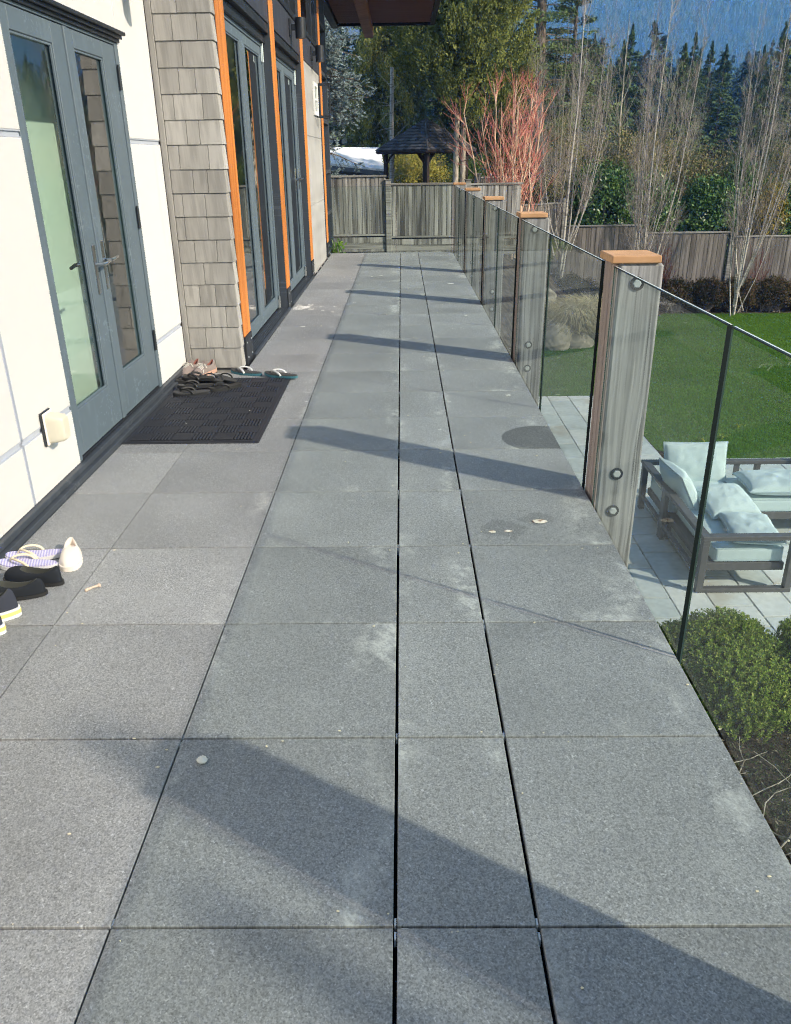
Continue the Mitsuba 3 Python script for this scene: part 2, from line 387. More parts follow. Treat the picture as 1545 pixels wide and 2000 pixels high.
# ------------------------------------------------------------------ terrain
TP = np.array([(-6, 15, -1.6), (-2, 16.5, -1.7), (1, 15.5, -2.0), (2, 15.5, -2.3), (-1.5, 19.5, -.62), (1.3, 19.5, -.62), (0, 18, -1.2), (2.75, 21, -.60), (3.7, 22.3, -1.25), (3.95, 21, -1.55), (4.5, 23.5, -1.9), (5.5, 23.5, -2.15), (6.5, 23.5, -2.25),
               (8, 23.5, -2.4), (12, 23.5, -2.5), (18, 23.5, -2.5), (2.3, 17.2, -2.35), (3.3, 18.4, -2.45), (5, 20, -2.45), (7.2, 22.4, -2.45), (3, 19.6, -1.6), (2, 18.6, -1.3),
               (0, 28, -.6), (5, 28, -1.6), (10, 28, -2.1), (16, 28, -2.3), (-8, 28, -.6), (-8, 22, -.5), (-8, 36, -.7), (0, 36, -.7), (8, 36, -1.5), (16, 36, -1.8)], float)
_rbf = RBFInterpolator(TP[:, :2], TP[:, 2], smoothing=.02, kernel='thin_plate_spline')
LAWN = shapely.Polygon([(3.74, 14.2), (2.2, 14.2), (2.1, 16.4), (3.3, 18.2), (5, 19.8), (6.2, 21.1), (7.2, 22.3), (20, 22.0), (20, 9.8), (4.6, 10.85), (3.95, 11.02), (3.76, 11.25)])
FLAT = shapely.union_all([LAWN.buffer(.25), shapely.box(-8, -10, 6.8, 14.3), shapely.box(6.5, -60, 60, 21)]) 
def terrain(x, y):
    x, y = np.broadcast_arrays(np.asarray(x, float), np.asarray(y, float))
    sh = x.shape; xf, yf = x.ravel(), y.ravel()
    xc, yc = np.clip(xf, -8, 18), np.clip(yf, 15, 36)
    z = _rbf(np.c_[xc, yc])
    far = np.clip((yf - 60) / 300, 0, 2)
    z = z - .8 * np.clip((yf - 36) / 25, 0, 1) + 5 * far ** 1.3
    d = shapely.distance(FLAT, shapely.points(xf, yf))
    w = np.clip(d / .6, 0, 1)
    z = -2.53 * (1 - w) + np.maximum(z, -2.53) * w
    return z.reshape(sh)
gx = np.unique(np.r_[np.linspace(-700, -20, 24), np.linspace(-20, -3, 18), np.arange(-3, 13, .3), np.linspace(13, 40, 24), np.linspace(40, 900, 30)])
gy = np.unique(np.r_[np.linspace(-80, 0, 8), np.linspace(0, 13, 14), np.arange(13, 26, .3), np.linspace(26, 60, 26), np.linspace(60, 700, 30)])
GX, GY = np.meshgrid(gx, gy)
GZ = terrain(GX, GY)
near = (GX > -3) & (GX < 13) & (GY > 14) & (GY < 26) & (GZ > -2.5)
GZ = GZ + np.where(near, .10 * (meshkit.fbm(np.stack([GX, GY, GX * 0], -1) * 1.6, 3) - .5), 0)
nx, ny = len(gx), len(gy)
ii = (np.arange(ny - 1)[:, None] * nx + np.arange(nx - 1)[None]).ravel()
gm = (np.c_[GX.ravel(), GY.ravel(), GZ.ravel()], np.c_[ii, ii + 1, ii + nx + 1, ii + nx])
# the planted bank close by is dark mulch, the far ground is rough grass
kind(put('ground', gm, 'm_mulch', True), 'structure')
labels['ground']['label'] = 'dark mulch covered ground sloping up from the lawn to the fences'

# mountain with its forest
rngm = np.random.default_rng(5)
def mz(x, y):
    s = np.clip((y - 880) / 650, 0, 1.08)
    pn = np.stack([x / 300, y / 380, x * 0], -1)
    return -4 + 325 * s * (.84 + .30 * meshkit.fbm(pn, 4, 3)) + 22 * (meshkit.fbm(pn * 4, 3, 9) - .5) * np.clip(s * 4, 0, 1)
mx, my = np.meshgrid(np.linspace(-900, 1900, 151), np.linspace(800, 1640, 91))
mzv = mz(mx, my)
n1, n2 = mx.shape
ii = (np.arange(n1 - 1)[:, None] * n2 + np.arange(n2 - 1)[None]).ravel()
kind(put('mountain', (np.c_[mx.ravel(), my.ravel(), mzv.ravel()], np.c_[ii, ii + 1, ii + n2 + 1, ii + n2]), 'm_ground', True), 'structure')
NT = 60000
tx = rngm.uniform(-150, 1100, NT); ty = rngm.uniform(960, 1600, NT)
keep = (tx / ty > .03) & (tx / ty < .58)
tx, ty = tx[keep], ty[keep]; tz = mz(tx, ty)
hh = rngm.uniform(9, 20, len(tx)); rr = hh * rngm.uniform(.15, .21, len(tx))
th = np.arange(5) * 2 * PI / 5
lay = []
cv, cf, cc = [], [], []
base = 0
ring = np.stack([np.cos(th), np.sin(th), th * 0], -1)
for (z0, z1, w) in ((.08, .62, 1.0), (.40, 1.0, .62)):
    vb = np.stack([tx, ty, tz + hh * z0], -1)[:, None] + ring[None] * (rr * w)[:, None, None] * rngm.uniform(.7, 1.3, (len(tx), 5, 1))
    vt = np.stack([tx, ty, tz + hh * z1], -1)[:, None]
    v = np.concatenate([vb, vt], 1).reshape(-1, 3)
    i0 = np.arange(len(tx))[:, None] * 6 + base
    for k in range(5):
        cf.append(np.concatenate([i0 + k, i0 + (k + 1) % 5, i0 + 5], 1))
    cv.append(v); base += len(v)
    cc.append(tint(len(tx), [(.035, .065, .040), (.05, .085, .046), (.026, .05, .034), (.065, .08, .05)], np.random.default_rng(8), 6))
kind(put('mountain_forest', (np.vstack(cv), np.vstack(cf)), 'm_needle', False, color=np.vstack(cc)), 'stuff')
labels['mountain_forest']['label'] = 'dense conifer forest covering the blue hazy mountain slope'; labels['mountain_forest']['category'] = 'forest'

# ------------------------------------------------------------------ lawn, patio, garden bed
def flat(poly, z):
    v, f = trimesh.creation.triangulate_polygon(poly, engine='earcut')
    v = np.c_[np.asarray(v), np.full(len(v), z)]
    f = np.asarray(f)
    n = np.cross(v[f[:, 1]] - v[f[:, 0]], v[f[:, 2]] - v[f[:, 0]])[:, 2]
    f[n < 0] = f[n < 0][:, ::-1]
    return v, f
kind(put('lawn', flat(LAWN, -2.505), 'm_lawn'), 'structure')
rg = np.random.default_rng(21)
b = LAWN.intersection(shapely.box(2, 9.5, 13, 23)); x0, y0, x1, y1 = b.bounds
N = 420000
q = np.c_[rg.uniform(x0, x1, N), rg.uniform(y0, y1, N)]
q = q[shapely.contains_xy(b, q[:, 0], q[:, 1])]
q = q[q[:, 0] < .36 + .55 * q[:, 1]]
n = len(q)
d = unit(np.c_[rg.normal(size=(n, 2)) * .55, np.full(n, 1.0)])
Lg = rg.uniform(.03, .062, n) * (.75 + .6 * meshkit.fbm(np.c_[q * 1.3, q[:, :1] * 0], 3, 4))
side = unit(np.c_[rg.normal(size=(n, 2)), np.zeros(n)]) * .0042
p0 = np.c_[q, np.full(n, -2.505)]
gv = np.stack([p0 - side, p0 + side, p0 + d * Lg[:, None]], 1).reshape(-1, 3)
pat = meshkit.fbm(np.c_[q * .9, q[:, :1] * 0], 4, 12)
gc = np.array([.095, .205, .030]) * (1 - pat[:, None]) + np.array([.150, .280, .050]) * pat[:, None]
gc = gc * (1 + .12 * rg.normal(size=(n, 1)))
straw = rg.random(n) < .03
gc[straw] = (.20, .18, .07)
kind(put('lawn_grass', (gv, np.arange(3 * n).reshape(-1, 3)), 'm_leaf', False, color=np.repeat(np.clip(gc, .005, .6), 3, 0)), 'stuff')
labels['lawn_grass']['label'] = 'short green mown grass of the lawn'; labels['lawn_grass']['category'] = 'grass'
# a few yellow weeds in the grass by the patio
for (x, y) in ((4.9, 11.7), (4.55, 11.6), (5.35, 12.2)):
    rr = np.random.default_rng(int(x * 100)); k = 14
    P = np.c_[rr.normal(x, .05, k), rr.normal(y, .05, k), np.full(k, -2.455)]
    single('lawn_weed', leaves(P, np.c_[rr.normal(size=(k, 2)), np.full(k, .7)], .07, .02, rr), 'm_leaf', 'tiny yellowish weed in the lawn just beyond the sofa', 'weed', 'yellow weeds in the lawn', color=tint(k, [(.35, .36, .05), (.22, .30, .05)], rr))

# patio of bluestone slabs in running ashlar
kind(put('patio', box(.4, 6.4, 5.9, 14.2, -2.56, -2.522), 'm_mulch'), 'structure')
rp = np.random.default_rng(4)
px = [.5, 1.06, 1.52, 2.14, 2.62, 3.0, 3.39, 3.75, 4.3, 4.68, 5.3, 5.75, 6.38]
for i in range(len(px) - 1):
    ymax = 14.2 if px[i + 1] < 3.8 else 10.85
    y = 5.92 - rp.uniform(0, .3)
    while y < ymax - .03:
        l = rp.choice([.38, .46, .61, .61, .76, .91]); y2 = min(y + l, ymax)
        if ymax - y2 < .22: y2 = ymax
        dz = rp.uniform(-.002, .002)
        if px[i + 1] > 1.2: put('patio__slab', box(px[i] + .006, px[i + 1] - .006, max(y, 5.92) + .010, y2 - .010, -2.528, -2.5 + dz, .004), 'm_slab', tone=rp.random())
        y = y2
# mulch bed below the deck
rb = np.random.default_rng(9)
bx, by = np.meshgrid(np.linspace(.3, 5.5, 70), np.linspace(-1, 5.95, 90))
bz = -2.515 + .05 * (meshkit.fbm(np.stack([bx * 5, by * 5, bx * 0], -1), 4, 2) - .5)
n1, n2 = bx.shape; ii = (np.arange(n1 - 1)[:, None] * n2 + np.arange(n2 - 1)[None]).ravel()
kind(put('garden_bed', (np.c_[bx.ravel(), by.ravel(), bz.ravel()], np.c_[ii, ii + 1, ii + n2 + 1, ii + n2]), 'm_mulch', True), 'structure')
k = 7000
P = np.c_[rb.uniform(1.0, 3.6, k), rb.uniform(2.6, 5.6, k), np.full(k, -2.49) + rb.uniform(-.012, .02, k)]
kind(put('garden_bed__bark_chip', leaves(P, np.c_[rb.normal(size=(k, 2)), rb.normal(size=k) * .25], rb.uniform(.012, .04, k), rb.uniform(.006, .014, k), rb, np.tile([0, 0, 1.0], (k, 1)) + .35 * rb.normal(size=(k, 3))), 'm_needle', False,
     color=tint(k, [(.05, .038, .03), (.09, .07, .05), (.14, .11, .085), (.36, .32, .25), (.07, .05, .04)], rb)), 'stuff')
def twig_thing(key_label, base, dirs, r, mat_, cat='twig', group=None, name='dry_twig'):
    rr = np.random.default_rng(int(abs(base[0] * 977 + base[1] * 31)))
    P = []
    for (dx, dy, dz, cv) in dirs:
        t = np.linspace(0, 1, 7)[:, None]
        P.append(np.array(base) + t * [dx, dy, dz] + np.sin(t * PI) * np.array([cv * dy, -cv * dx, .5 * abs(cv) * abs(dx)]) + .006 * rr.normal(size=(7, 3)))
    single(name, tubes(np.array(P), np.array(r) * np.linspace(1, .35, 7)[None].repeat(len(P), 0), 5), mat_, key_label, cat, group)
TW = 'bare pale twigs lying on the mulch below the deck'
for base, dirs in (((2.05, 4.45, -2.48), [(.55, .14, .03, .1), (.3, -.1, .05, .2)]), ((2.25, 3.65, -2.47), [(.1, .65, .28, .35), (.35, .4, .2, -.3), (.3, .12, .1, .2)]),
                   ((2.0, 4.1, -2.48), [(.7, .25, .1, .15), (.35, .45, .2, .2)]), ((2.3, 3.9, -2.48), [(.45, -.2, .05, .3), (.1, -.5, .1, .2)]), ((1.95, 3.45, -2.48), [(.5, .15, .06, .2), (.2, .4, .1, -.2)])):
    twig_thing(TW, base, dirs, .0055, 'm_bark_pale', 'twig', 'twigs on the mulch')

# ------------------------------------------------------------------ the deck
kind(put('deck', box(-1.70, .880, -1.5, 14.64, -.30, -.055), 'm_gap'), 'structure')
rd = np.random.default_rng(2)
CX = [(-1.640, -1.2496, 1), (-1.2456, -.6395, 0), (-.6345, -.0315, 0), (-.0225, .2735, 0), (.2825, .884, 0)]
ROW = [1.1986 + .61 * k for k in range(-4, 23)]
for r in range(len(ROW) - 1):
    for (a, c, cut) in CX:
        if cut and ROW[r] > 5.95: continue
        dz = rd.uniform(-.0012, 0.0)
        tl = rd.normal(0, .0007, 2)
        x0 = -1.225 if (a < -1.0 and not cut and ROW[r] > 6.05) else a
        y0, y1 = ROW[r] + .0034, ROW[r + 1] - .0034
        if cut and y1 > 6.16: y1 = 6.16
        v, f = box(x0, c, y0, y1, -.022, dz, .0016)
        v[:, 2] += tl[0] * (v[:, 0] - (x0 + c) / 2) + tl[1] * (v[:, 1] - (y0 + y1) / 2)
        put('deck__paver', (v, f), 'm_granite', tone=rd.random())
tabs = []
for y in ROW:
    for x in (-1.2476, -.637, -.027, .278):
        for (dx, dy, w, l) in ((0, .017, .0022, .009), (0, -.017, .0022, .009), (.02, 0, .008, .0012), (-.02, 0, .008, .0012)):
            if rd.random() < .75: tabs.append(box(x + dx - w, x + dx + w, y + dy - l, y + dy + l, -.03, -.006 - rd.uniform(0, .003)))
kind(put('deck__spacer_tab', join(*tabs), 'm_white_paint'), 'stuff')
gr = np.random.default_rng(88)
gi = trimesh.creation.icosphere(0); go = []
for _ in range(420):
    r0 = gr.integers(3, len(ROW)); c0 = gr.choice([-1.2476, -.637, -.027, .278, .875])
    x, y = (c0 + gr.normal(0, .03), gr.uniform(1, 14.5)) if gr.random() < .5 else (gr.uniform(-1.2, .86), ROW[r0] + gr.normal(0, .03))
    if gr.random() < .25: x, y = gr.uniform(-1.2, .86), gr.uniform(1, 14)
    s_ = gr.uniform(.0012, .0034)
    go.append((gi.vertices * [s_ * gr.uniform(1, 2.2), s_, s_ * .7] + [x, y, s_ * .5], gi.faces))
kind(put('deck__grit', join(*go), 'm_strap_cream'), 'stuff')
put('deck__edge_beam', box(.45, .876, -1.5, 14.62, -.62, -.302), 'm_post_core')

# ------------------------------------------------------------------ railing: timber posts with caps, glass between
thing('deck_railing', 'glass deck railing with grey weathered timber posts and cedar caps', 'railing')
PY = [.70, 3.585, 6.40, 9.14, 11.86, 14.56]
HX = np.cos(np.arange(6) * PI / 3), np.sin(np.arange(6) * PI / 3)
def post(y, i):
    hw = .105
    o = []
    ch = .012
    x0, x1, y0, y1 = .908, 1.100, y - hw, y + hw
    v, f = box(x0, x1, y0, y1, -2.6, 1.085, ch)
    o.append((v, f))
    key = put('deck_railing__post', join(*o), 'm_post', False)
    put(key + '__cap', box(.876, 1.082, y - hw - .012, y + hw + .004, 1.0855, 1.117, .004), 'm_cap')
    put(key + '__rebate_strip', join(box(.902, .908, y - .1, y - .008, -.62, 1.079, .002), box(.9005, .908, y - .002, y + .1, -.62, 1.079, .002)), 'm_post_core')
    for z in (1.003, .143, -.045):
        yy = y0
        th = np.arange(20) * 2 * PI / 20
        cx = .992
        rings = [(.029, 0), (.029, -.006), (.0215, -.007), (.020, -.0005)]
        v = np.array([[cx + r * math.cos(t), yy + d, z + r * math.sin(t)] for r, d in rings for t in th])
        k = np.arange(20); f = np.vstack([np.c_[k + 20 * j, (k + 1) % 20 + 20 * j, (k + 1) % 20 + 20 * (j + 1), k + 20 * (j + 1)] for j in range(3)])
        wk = put(key + '__washer', (v, f), 'm_washer', 40)
        hexv = np.array([[cx + r * hx, yy + d, z + r * hz] for r, d in ((.0185, .002), (.0185, -.007), (.015, -.0095)) for hx, hz in zip(*HX)] + [[cx, yy - .0095, z]])
        k = np.arange(6); hf = np.vstack([np.c_[k + 6 * j, (k + 1) % 6 + 6 * j, (k + 1) % 6 + 6 * j + 6] for j in range(2)] + [np.c_[k + 6 * j, (k + 1) % 6 + 6 * j + 6, k + 6 * j + 6] for j in range(2)] + [np.c_[k + 12, (k + 1) % 6 + 12, np.full(6, 18)]])
        put(key + '__bolt', (hexv, hf), 'm_bolt')
for i, y in enumerate(PY): post(y, i)
ZG0, ZG1, XG = -.16, 1.072, .8935
def pane_y(y0, y1):
    v = np.array([[XG, y0, ZG0], [XG, y1, ZG0], [XG, y1, ZG1 - .001], [XG, y0, ZG1 - .001]])
    key = put('deck_railing__glass_panel', (v, np.array([[0, 1, 2], [0, 2, 3]])), 'm_rail_glass')
    e = .0068
    put(key + '__polished_edge', join(box(XG - e, XG + e, y0 - .0015, y0 + .0015, ZG0, ZG1, 0), box(XG - e, XG + .001, y0 + .0016, y1 - .0016, ZG1 - .0015, ZG1 + .0015, 0)), 'm_glass_edge')
    put(key + '__far_edge', box(XG - e * .35, XG + e * .35, y1 - .0012, y1 + .0012, ZG0, ZG1 - .004, 0), 'm_edge_far')
    put(key + '__painted_glint', box(XG + .0011, XG + e, y0 + .0016, y1 - .0016, ZG1 - .0030, ZG1 + .0012, 0), 'm_edge_glint')  # bright half of the top edge: a highlight put in as colour
for i in range(5):
    a, c = PY[i] + .108, PY[i + 1] - .100
    m_ = (a + c) / 2 + (0.04 if i else .045)
    pane_y(a, m_ - .011); pane_y(m_ + .011, c)
pane_y(-1.2, PY[0] - .112)
for (a, c) in ((-1.22, -.105), (-.09, .86)):
    v = np.array([[a, 14.60, ZG0], [c, 14.60, ZG0], [c, 14.60, ZG1 - .001], [a, 14.60, ZG1 - .001]])
    key = put('deck_railing__glass_panel', (v, np.array([[0, 1, 2], [0, 2, 3]])), 'm_rail_glass')
    e = .0068
    put(key + '__polished_edge', join(box(a - .0015, a + .0015, 14.6 - e, 14.6 + e, ZG0, ZG1), box(c - .0015, c + .0015, 14.6 - e, 14.6 + e, ZG0, ZG1), box(a + .0016, c - .0016, 14.6 - e, 14.6 + e, ZG1 - .0015, ZG1 + .0015)), 'm_glass_edge')

# ------------------------------------------------------------------ the house
thing('house', 'modern house with white stucco, grey shingles, slate blue doors and cedar posts', 'house')
H = 'house__'
XW = -1.695
panels = [(-1.5, 3.345, .06, .340), (-1.5, 3.345, .372, 1.604), (-1.5, 3.345, 1.636, 4.2), (3.372, 3.925, .06, .340), (3.372, 3.925, .372, 1.604), (3.372, 3.925, 1.636, 2.21), (3.372, 5.488, 2.212, 4.2),
          (5.492, 6.17, .06, .340), (5.492, 6.17, .372, 1.604), (5.492, 6.17, 1.636, 4.2)]
for (a, c, e, g) in panels:
    put(H + 'stucco_panel', box(XW - .03, XW, a, c, e, g, .003), 'm_stucco')
rv = []
for (a, c) in ((-1.5, 3.345), (3.372, 3.925), (5.492, 6.165)):
    for (e, g) in ((.340, .372), (1.604, 1.636)):
        rv += [box(XW - .028, XW - .009, a, c, e + .0005, g - .0005), box(XW - .009, XW - .001, a, c, g - .006, g - .0005), box(XW - .009, XW - .001, a, c, e + .0005, e + .005)]
for (e, g) in ((.06, .340), (.372, 1.604), (1.636, 4.2)):
    rv += [box(XW - .028, XW - .009, 3.3455, 3.3715, e, g), box(XW - .009, XW - .001, 3.3455, 3.350, e, g), box(XW - .009, XW - .001, 3.367, 3.3715, e, g)]
put(H + 'aluminium_reveal', join(*rv), 'm_reveal')
put(H + 'base_flashing', join(box(XW - .03, -1.643, -1.5, 6.16, -.05, .028, .003), box(XW - .03, -1.668, -1.5, 6.16, .0282, .0585, .003)), 'm_slate_dark')
# outer door pair in the stucco wall
XD = -1.700
D = numbered(H + 'french_door')
scene[D] = shape(join(box(XD - .10, XD + .004, 3.928, 3.962, .06, 2.135, .003), box(XD - .10, XD + .008, 5.432, 5.486, .06, 2.135, .003), box(XD - .10, XD + .006, 3.928, 5.486, 2.1352, 2.150, .002)), 'm_slate')
put(D + '__head_flashing', join(box(XD - .05, XD + .022, 3.92, 5.492, 2.1503, 2.168, .002), box(XD - .05, XD + .040, 3.92, 5.492, 2.1683, 2.186, .002), box(XD - .05, XD + .062, 3.915, 5.495, 2.1863, 2.205, .003)), 'm_black')
put(D + '__threshold', join(box(XD - .12, XD + .012, 3.928, 5.486, .0288, .0585, .002), box(XD - .12, XD + .002, 3.964, 5.430, .0588, .074, .002)), 'm_black')
def leaf(par, x, ya, yb, ga, gb, z0, z1, gz0, gz1, bsdf='m_slate', th=.045):
    o = [box(x - th, x, ya, ga, z0, z1, .003), box(x - th, x, gb, yb, z0, z1, .003), box(x - th, x, ga, gb, z0, gz0, .003), box(x - th, x, ga, gb, gz1, z1, .003)]
    k = put(par + '__leaf', join(*o), bsdf)
    s = .012
    put(par + '__glazing_bead', join(box(x - .018, x - .006, ga, ga + s, gz0, gz1, .002), box(x - .018, x - .006, gb - s, gb, gz0, gz1, .002), box(x - .018, x - .006, ga + s, gb - s, gz0, gz0 + s, .002), box(x - .018, x - .006, ga + s, gb - s, gz1 - s, gz1, .002)), bsdf)
    v = np.array([[x - .022, ga, gz0], [x - .022, gb, gz0], [x - .022, gb, gz1], [x - .022, ga, gz1]])
    put(par + '__pane', (v, np.array([[0, 1, 2], [0, 2, 3]])), 'm_pane')
leaf(D, XD, 3.966, 4.652, 4.015, 4.485, .080, 2.132, .318, 2.035)
leaf(D, XD, 4.662, 5.428, 4.775, 5.215, .080, 2.132, .333, 2.045)
put(D + '__astragal', box(XD - .02, XD + .012, 4.632, 4.682, .082, 2.130, .004), 'm_slate')
for z in (1.96, 1.17, .385):
    put(D + '__hinge', join(cyl((XD + .012, 5.432, z - .062), (XD + .012, 5.432, z + .062), .0085, 10), cyl((XD + .012, 5.432, z + .063), (XD + .012, 5.432, z + .072), .006, 10)), 'm_darkmetal', 40)
for (y, s, zc) in ((4.585, 1, .955), (4.722, 1, .965)):
    put(D + '__lock_plate', box(XD + .0005, XD + .008, y - .018, y + .018, zc - .132, zc + .132, .004), 'm_chrome')
    put(D + '__lever', join(cyl((XD + .008, y, zc + .028), (XD + .052, y, zc + .028), .010, 12), tube([(XD + .048, y - .006, zc + .028), (XD + .052, y + .03, zc + .030), (XD + .050, y + .075, zc + .034), (XD + .046, y + .115, zc + .034)], [.010, .010, .009, .008], 10)), 'm_chrome', 40)
put(D + '__lever', join(tube([(XD - .046, 4.57, .985), (XD - .09, 4.565, .985)], .010, 10), tube([(XD - .088, 4.575, .985), (XD - .092, 4.53, .985), (XD - .088, 4.46, .978)], [.011, .010, .009], 10)), 'm_darkmetal', 40)
# shingle clad return wall: sixteen courses, every shingle its own piece
SX0, SX1, SYF = -1.655, -1.272, 6.21
SW = numbered(H + 'shingle_wall')
scene[SW] = shape(box(-1.71, SX1 - .012, SYF + .012, 6.325, -.05, 4.2), 'm_trim')
put(SW + '__corner_trim', box(-1.698, SX0 - .003, SYF - .022, SYF + .011, 0.0, 4.2, .003), 'm_trim')
CO = [.006 + .16 * k for k in range(27)]
JJ = {0: [-1.475], 1: [-1.528, -1.397], 2: [-1.473, -1.354], 3: [-1.54, -1.419], 4: [-1.488], 5: [-1.541, -1.376], 6: [-1.594, -1.427], 7: [-1.591, -1.426], 8: [-1.498, -1.393], 9: [-1.579, -1.369], 10: [-1.507, -1.418], 11: [-1.577, -1.376], 12: [-1.523, -1.41], 13: [-1.483], 14: [-1.532, -1.365], 15: [-1.487], 16: [-1.42]}
rs = np.random.default_rng(6)
for c, z in enumerate(CO[:-1]):
    js = JJ.get(c, [SX0 + .38 * u for u in sorted(rs.uniform(.25, .8, 1))])
    e = [SX0] + js + [SX1]
    for i in range(len(e) - 1):
        x0, x1 = e[i] + (.0015 if i else 0), e[i + 1] - (.0015 if i < len(e) - 2 else -.002)
        dz = rs.uniform(-.002, .002); t = rs.uniform(.010, .0135)
        last = i == len(e) - 2
        v, f = box(x0, x1, SYF - t, SYF + .010, z + dz, z + .158, .0012)
        top = v[:, 2] > z + .08
        v[top & (v[:, 1] < SYF), 1] += t - .003
        if last: v[(~top) & (v[:, 0] > x1 - .02), 0] += .010
        put(SW + '__shingle', (v, f), 'm_shingle', tone=rs.uniform(.36, .64))
    # the narrow side face, lapped the other way
    v, f = box(SX1 - .011, SX1 + .014, SYF + .0105, 6.327, z + rs.uniform(-.002, .002), z + .158, .0012)
    top = v[:, 2] > z + .08
    v[top & (v[:, 0] > SX1), 0] -= .011
    put(SW + '__shingle', (v, f), 'm_shingle', tone=rs.uniform(.36, .64))
# cedar posts with steel shoes
XP = -1.25
POSTS = [(6.335, 6.615), (8.925, 9.170), (11.51, 11.765), (14.105, 14.345)]
for (a, c) in POSTS:
    k = put(H + 'cedar_post', box(XP - .115, XP, a + .004, c - .004, .215, 4.2, .006), 'm_cedar')
    put(k + '__steel_cheek', join(box(XP - .20, XP - .012, a - .008, a + .003, 0, 4.2), box(XP - .20, XP - .012, c - .003, c + .008, 0, 4.2)), 'm_slate_dark')
    put(k + '__steel_shoe', box(XP - .14, XP + .006, a + .0035, c - .0035, -.02, .2145, .003), 'm_black')
    put(k + '__screw', join(*[cyl((XP + .006, y, z), (XP + .010, y, z), .006, 8) for y in (a + .05, c - .05) for z in (.05, .165)]), 'm_bolt')
# door bays
XB = -1.350
for bi, (a, c) in enumerate(((6.626, 8.914), (9.181, 11.499))):
    D = numbered(H + 'french_door')
    scene[D] = shape(join(box(XB - .12, XB + .012, a, a + .055, .02, 2.53, .003), box(XB - .12, XB + .012, c - .055, c, .02, 2.53, .003), box(XB - .12, XB + .010, a + .056, c - .056, 2.5, 2.53, .002)), 'm_slate')
    put(D + '__head_flashing', join(box(XB - .12, XB + .04, a, c, 2.5305, 2.575, .002), box(XB - .12, XB + .030, a, c, 2.5755, 2.615, .002), box(XB - .12, XB + .078, a, c, 2.6155, 2.66, .003), box(XB - .12, XB + .070, a, c, 2.6605, 2.70, .003)), 'm_black')
    m_ = (a + c) / 2 + .06
    leaf(D, XB, a + .058, m_ - .003, a + .17, m_ - .125, .035, 2.497, .148, 2.42)
    leaf(D, XB, m_ + .003, c - .058, m_ + .125, c - .175, .035, 2.497, .148, 2.42)
    put(D + '__track', join(*[box(XB - .02 + .0, XB + .115, a, c, -.03, .006)] + [box(XB + .012 + .021 * j, XB + .022 + .021 * j, a, c, .0062, .016) for j in range(4)] + [box(XB + .1, XB + .128, a, c, .0064, .022, .002)]), 'm_slate_dark')
    for (z0, z1) in ((.03, .155), (2.37, 2.53)):
        put(D + '__flush_bolt', cyl((XB + .018, c - .072, z0), (XB + .018, c - .072, z1), .010, 10), 'm_chrome', 40)
        put(D + '__flush_bolt', cyl((XB + .016, c - .135, z0), (XB + .016, c - .135, z1 - .03), .007, 10), 'm_chrome', 40)
    if bi == 1:
        for y in (11.02, 11.36):
            put(D + '__lever', join(cyl((XB, y, 1.27), (XB + .05, y, 1.27), .014, 10), tube([(XB + .045, y, 1.27), (XB + .05, y + .1, 1.275)], .012, 8), box(XB + .0005, XB + .008, y - .02, y + .02, 1.14, 1.40, .003)), 'm_chrome', 40)
# concrete bay with a small vent window
put(H + 'concrete_wall', join(box(-1.60, -1.276, 11.776, 14.096, -.05, .90, .003), box(-1.60, -1.2765, 11.776, 14.096, .903, 1.80, .003), box(-1.60, -1.276, 11.776, 14.096, 1.803, 2.70, .003)), 'm_concrete')
W = put(H + 'vent_window', join(box(-1.275, -1.245, 13.02, 13.07, 2.10, 2.53, .003), box(-1.275, -1.245, 13.50, 13.55, 2.10, 2.53, .003), box(-1.275, -1.245, 13.071, 13.499, 2.10, 2.15, .003), box(-1.275, -1.245, 13.071, 13.499, 2.48, 2.53, .003), box(-1.275, -1.25, 13.071, 13.499, 2.30, 2.325, .003)), 'm_white_paint')
v = np.array([[-1.262, 13.07, 2.15], [-1.262, 13.5, 2.15], [-1.262, 13.5, 2.48], [-1.262, 13.07, 2.48]])
put(W + '__pane', (v, np.array([[0, 1, 2], [0, 2, 3]])), 'm_pane')
put(W + '__open_sash', join(box(-1.244, -1.225, 13.56, 13.60, 2.08, 2.55, .003), box(-1.085, -1.066, 13.56, 13.60, 2.08, 2.55, .003), box(-1.2245, -1.0855, 13.56, 13.60, 2.08, 2.115, .003), box(-1.2245, -1.0855, 13.56, 13.60, 2.515, 2.55, .003)), 'm_black')
put(W + '__sash_arm', tube([(-1.244, 13.3, 2.085), (-1.1, 13.57, 2.075)], .012, 6), 'm_black')
# spandrels, clerestory
for i, (a, c) in enumerate(((6.626, 8.914), (9.181, 11.499), (11.776, 14.096))):
    put(H + 'spandrel_panel', box(XB - .1, -1.268, a, c, 2.702, 3.02, .003), 'm_spandrel')
    K = put(H + 'clerestory_window', join(box(XB - .1, -1.252, a, c, 3.0205, 3.065, .003), box(XB - .1, -1.272, a, c, 3.0655, 3.11, .003), box(XB - .1, -1.28, a, a + .07, 3.1105, 4.2, .003), box(XB - .1, -1.28, c - .07, c, 3.1105, 4.2, .003), box(XB - .1, -1.285, a + .0705, c - .0705, 4.1, 4.2, .003), box(XB - .1, -1.285, (a + c) / 2 + .5, (a + c) / 2 + .56, 3.1105, 4.1, .003)), 'm_black')
    v = np.array([[-1.32, a, 3.11], [-1.32, c, 3.11], [-1.32, c, 4.15], [-1.32, a, 4.15]])
    put(K + '__pane', (v, np.array([[0, 1, 2], [0, 2, 3]])), 'm_pane')
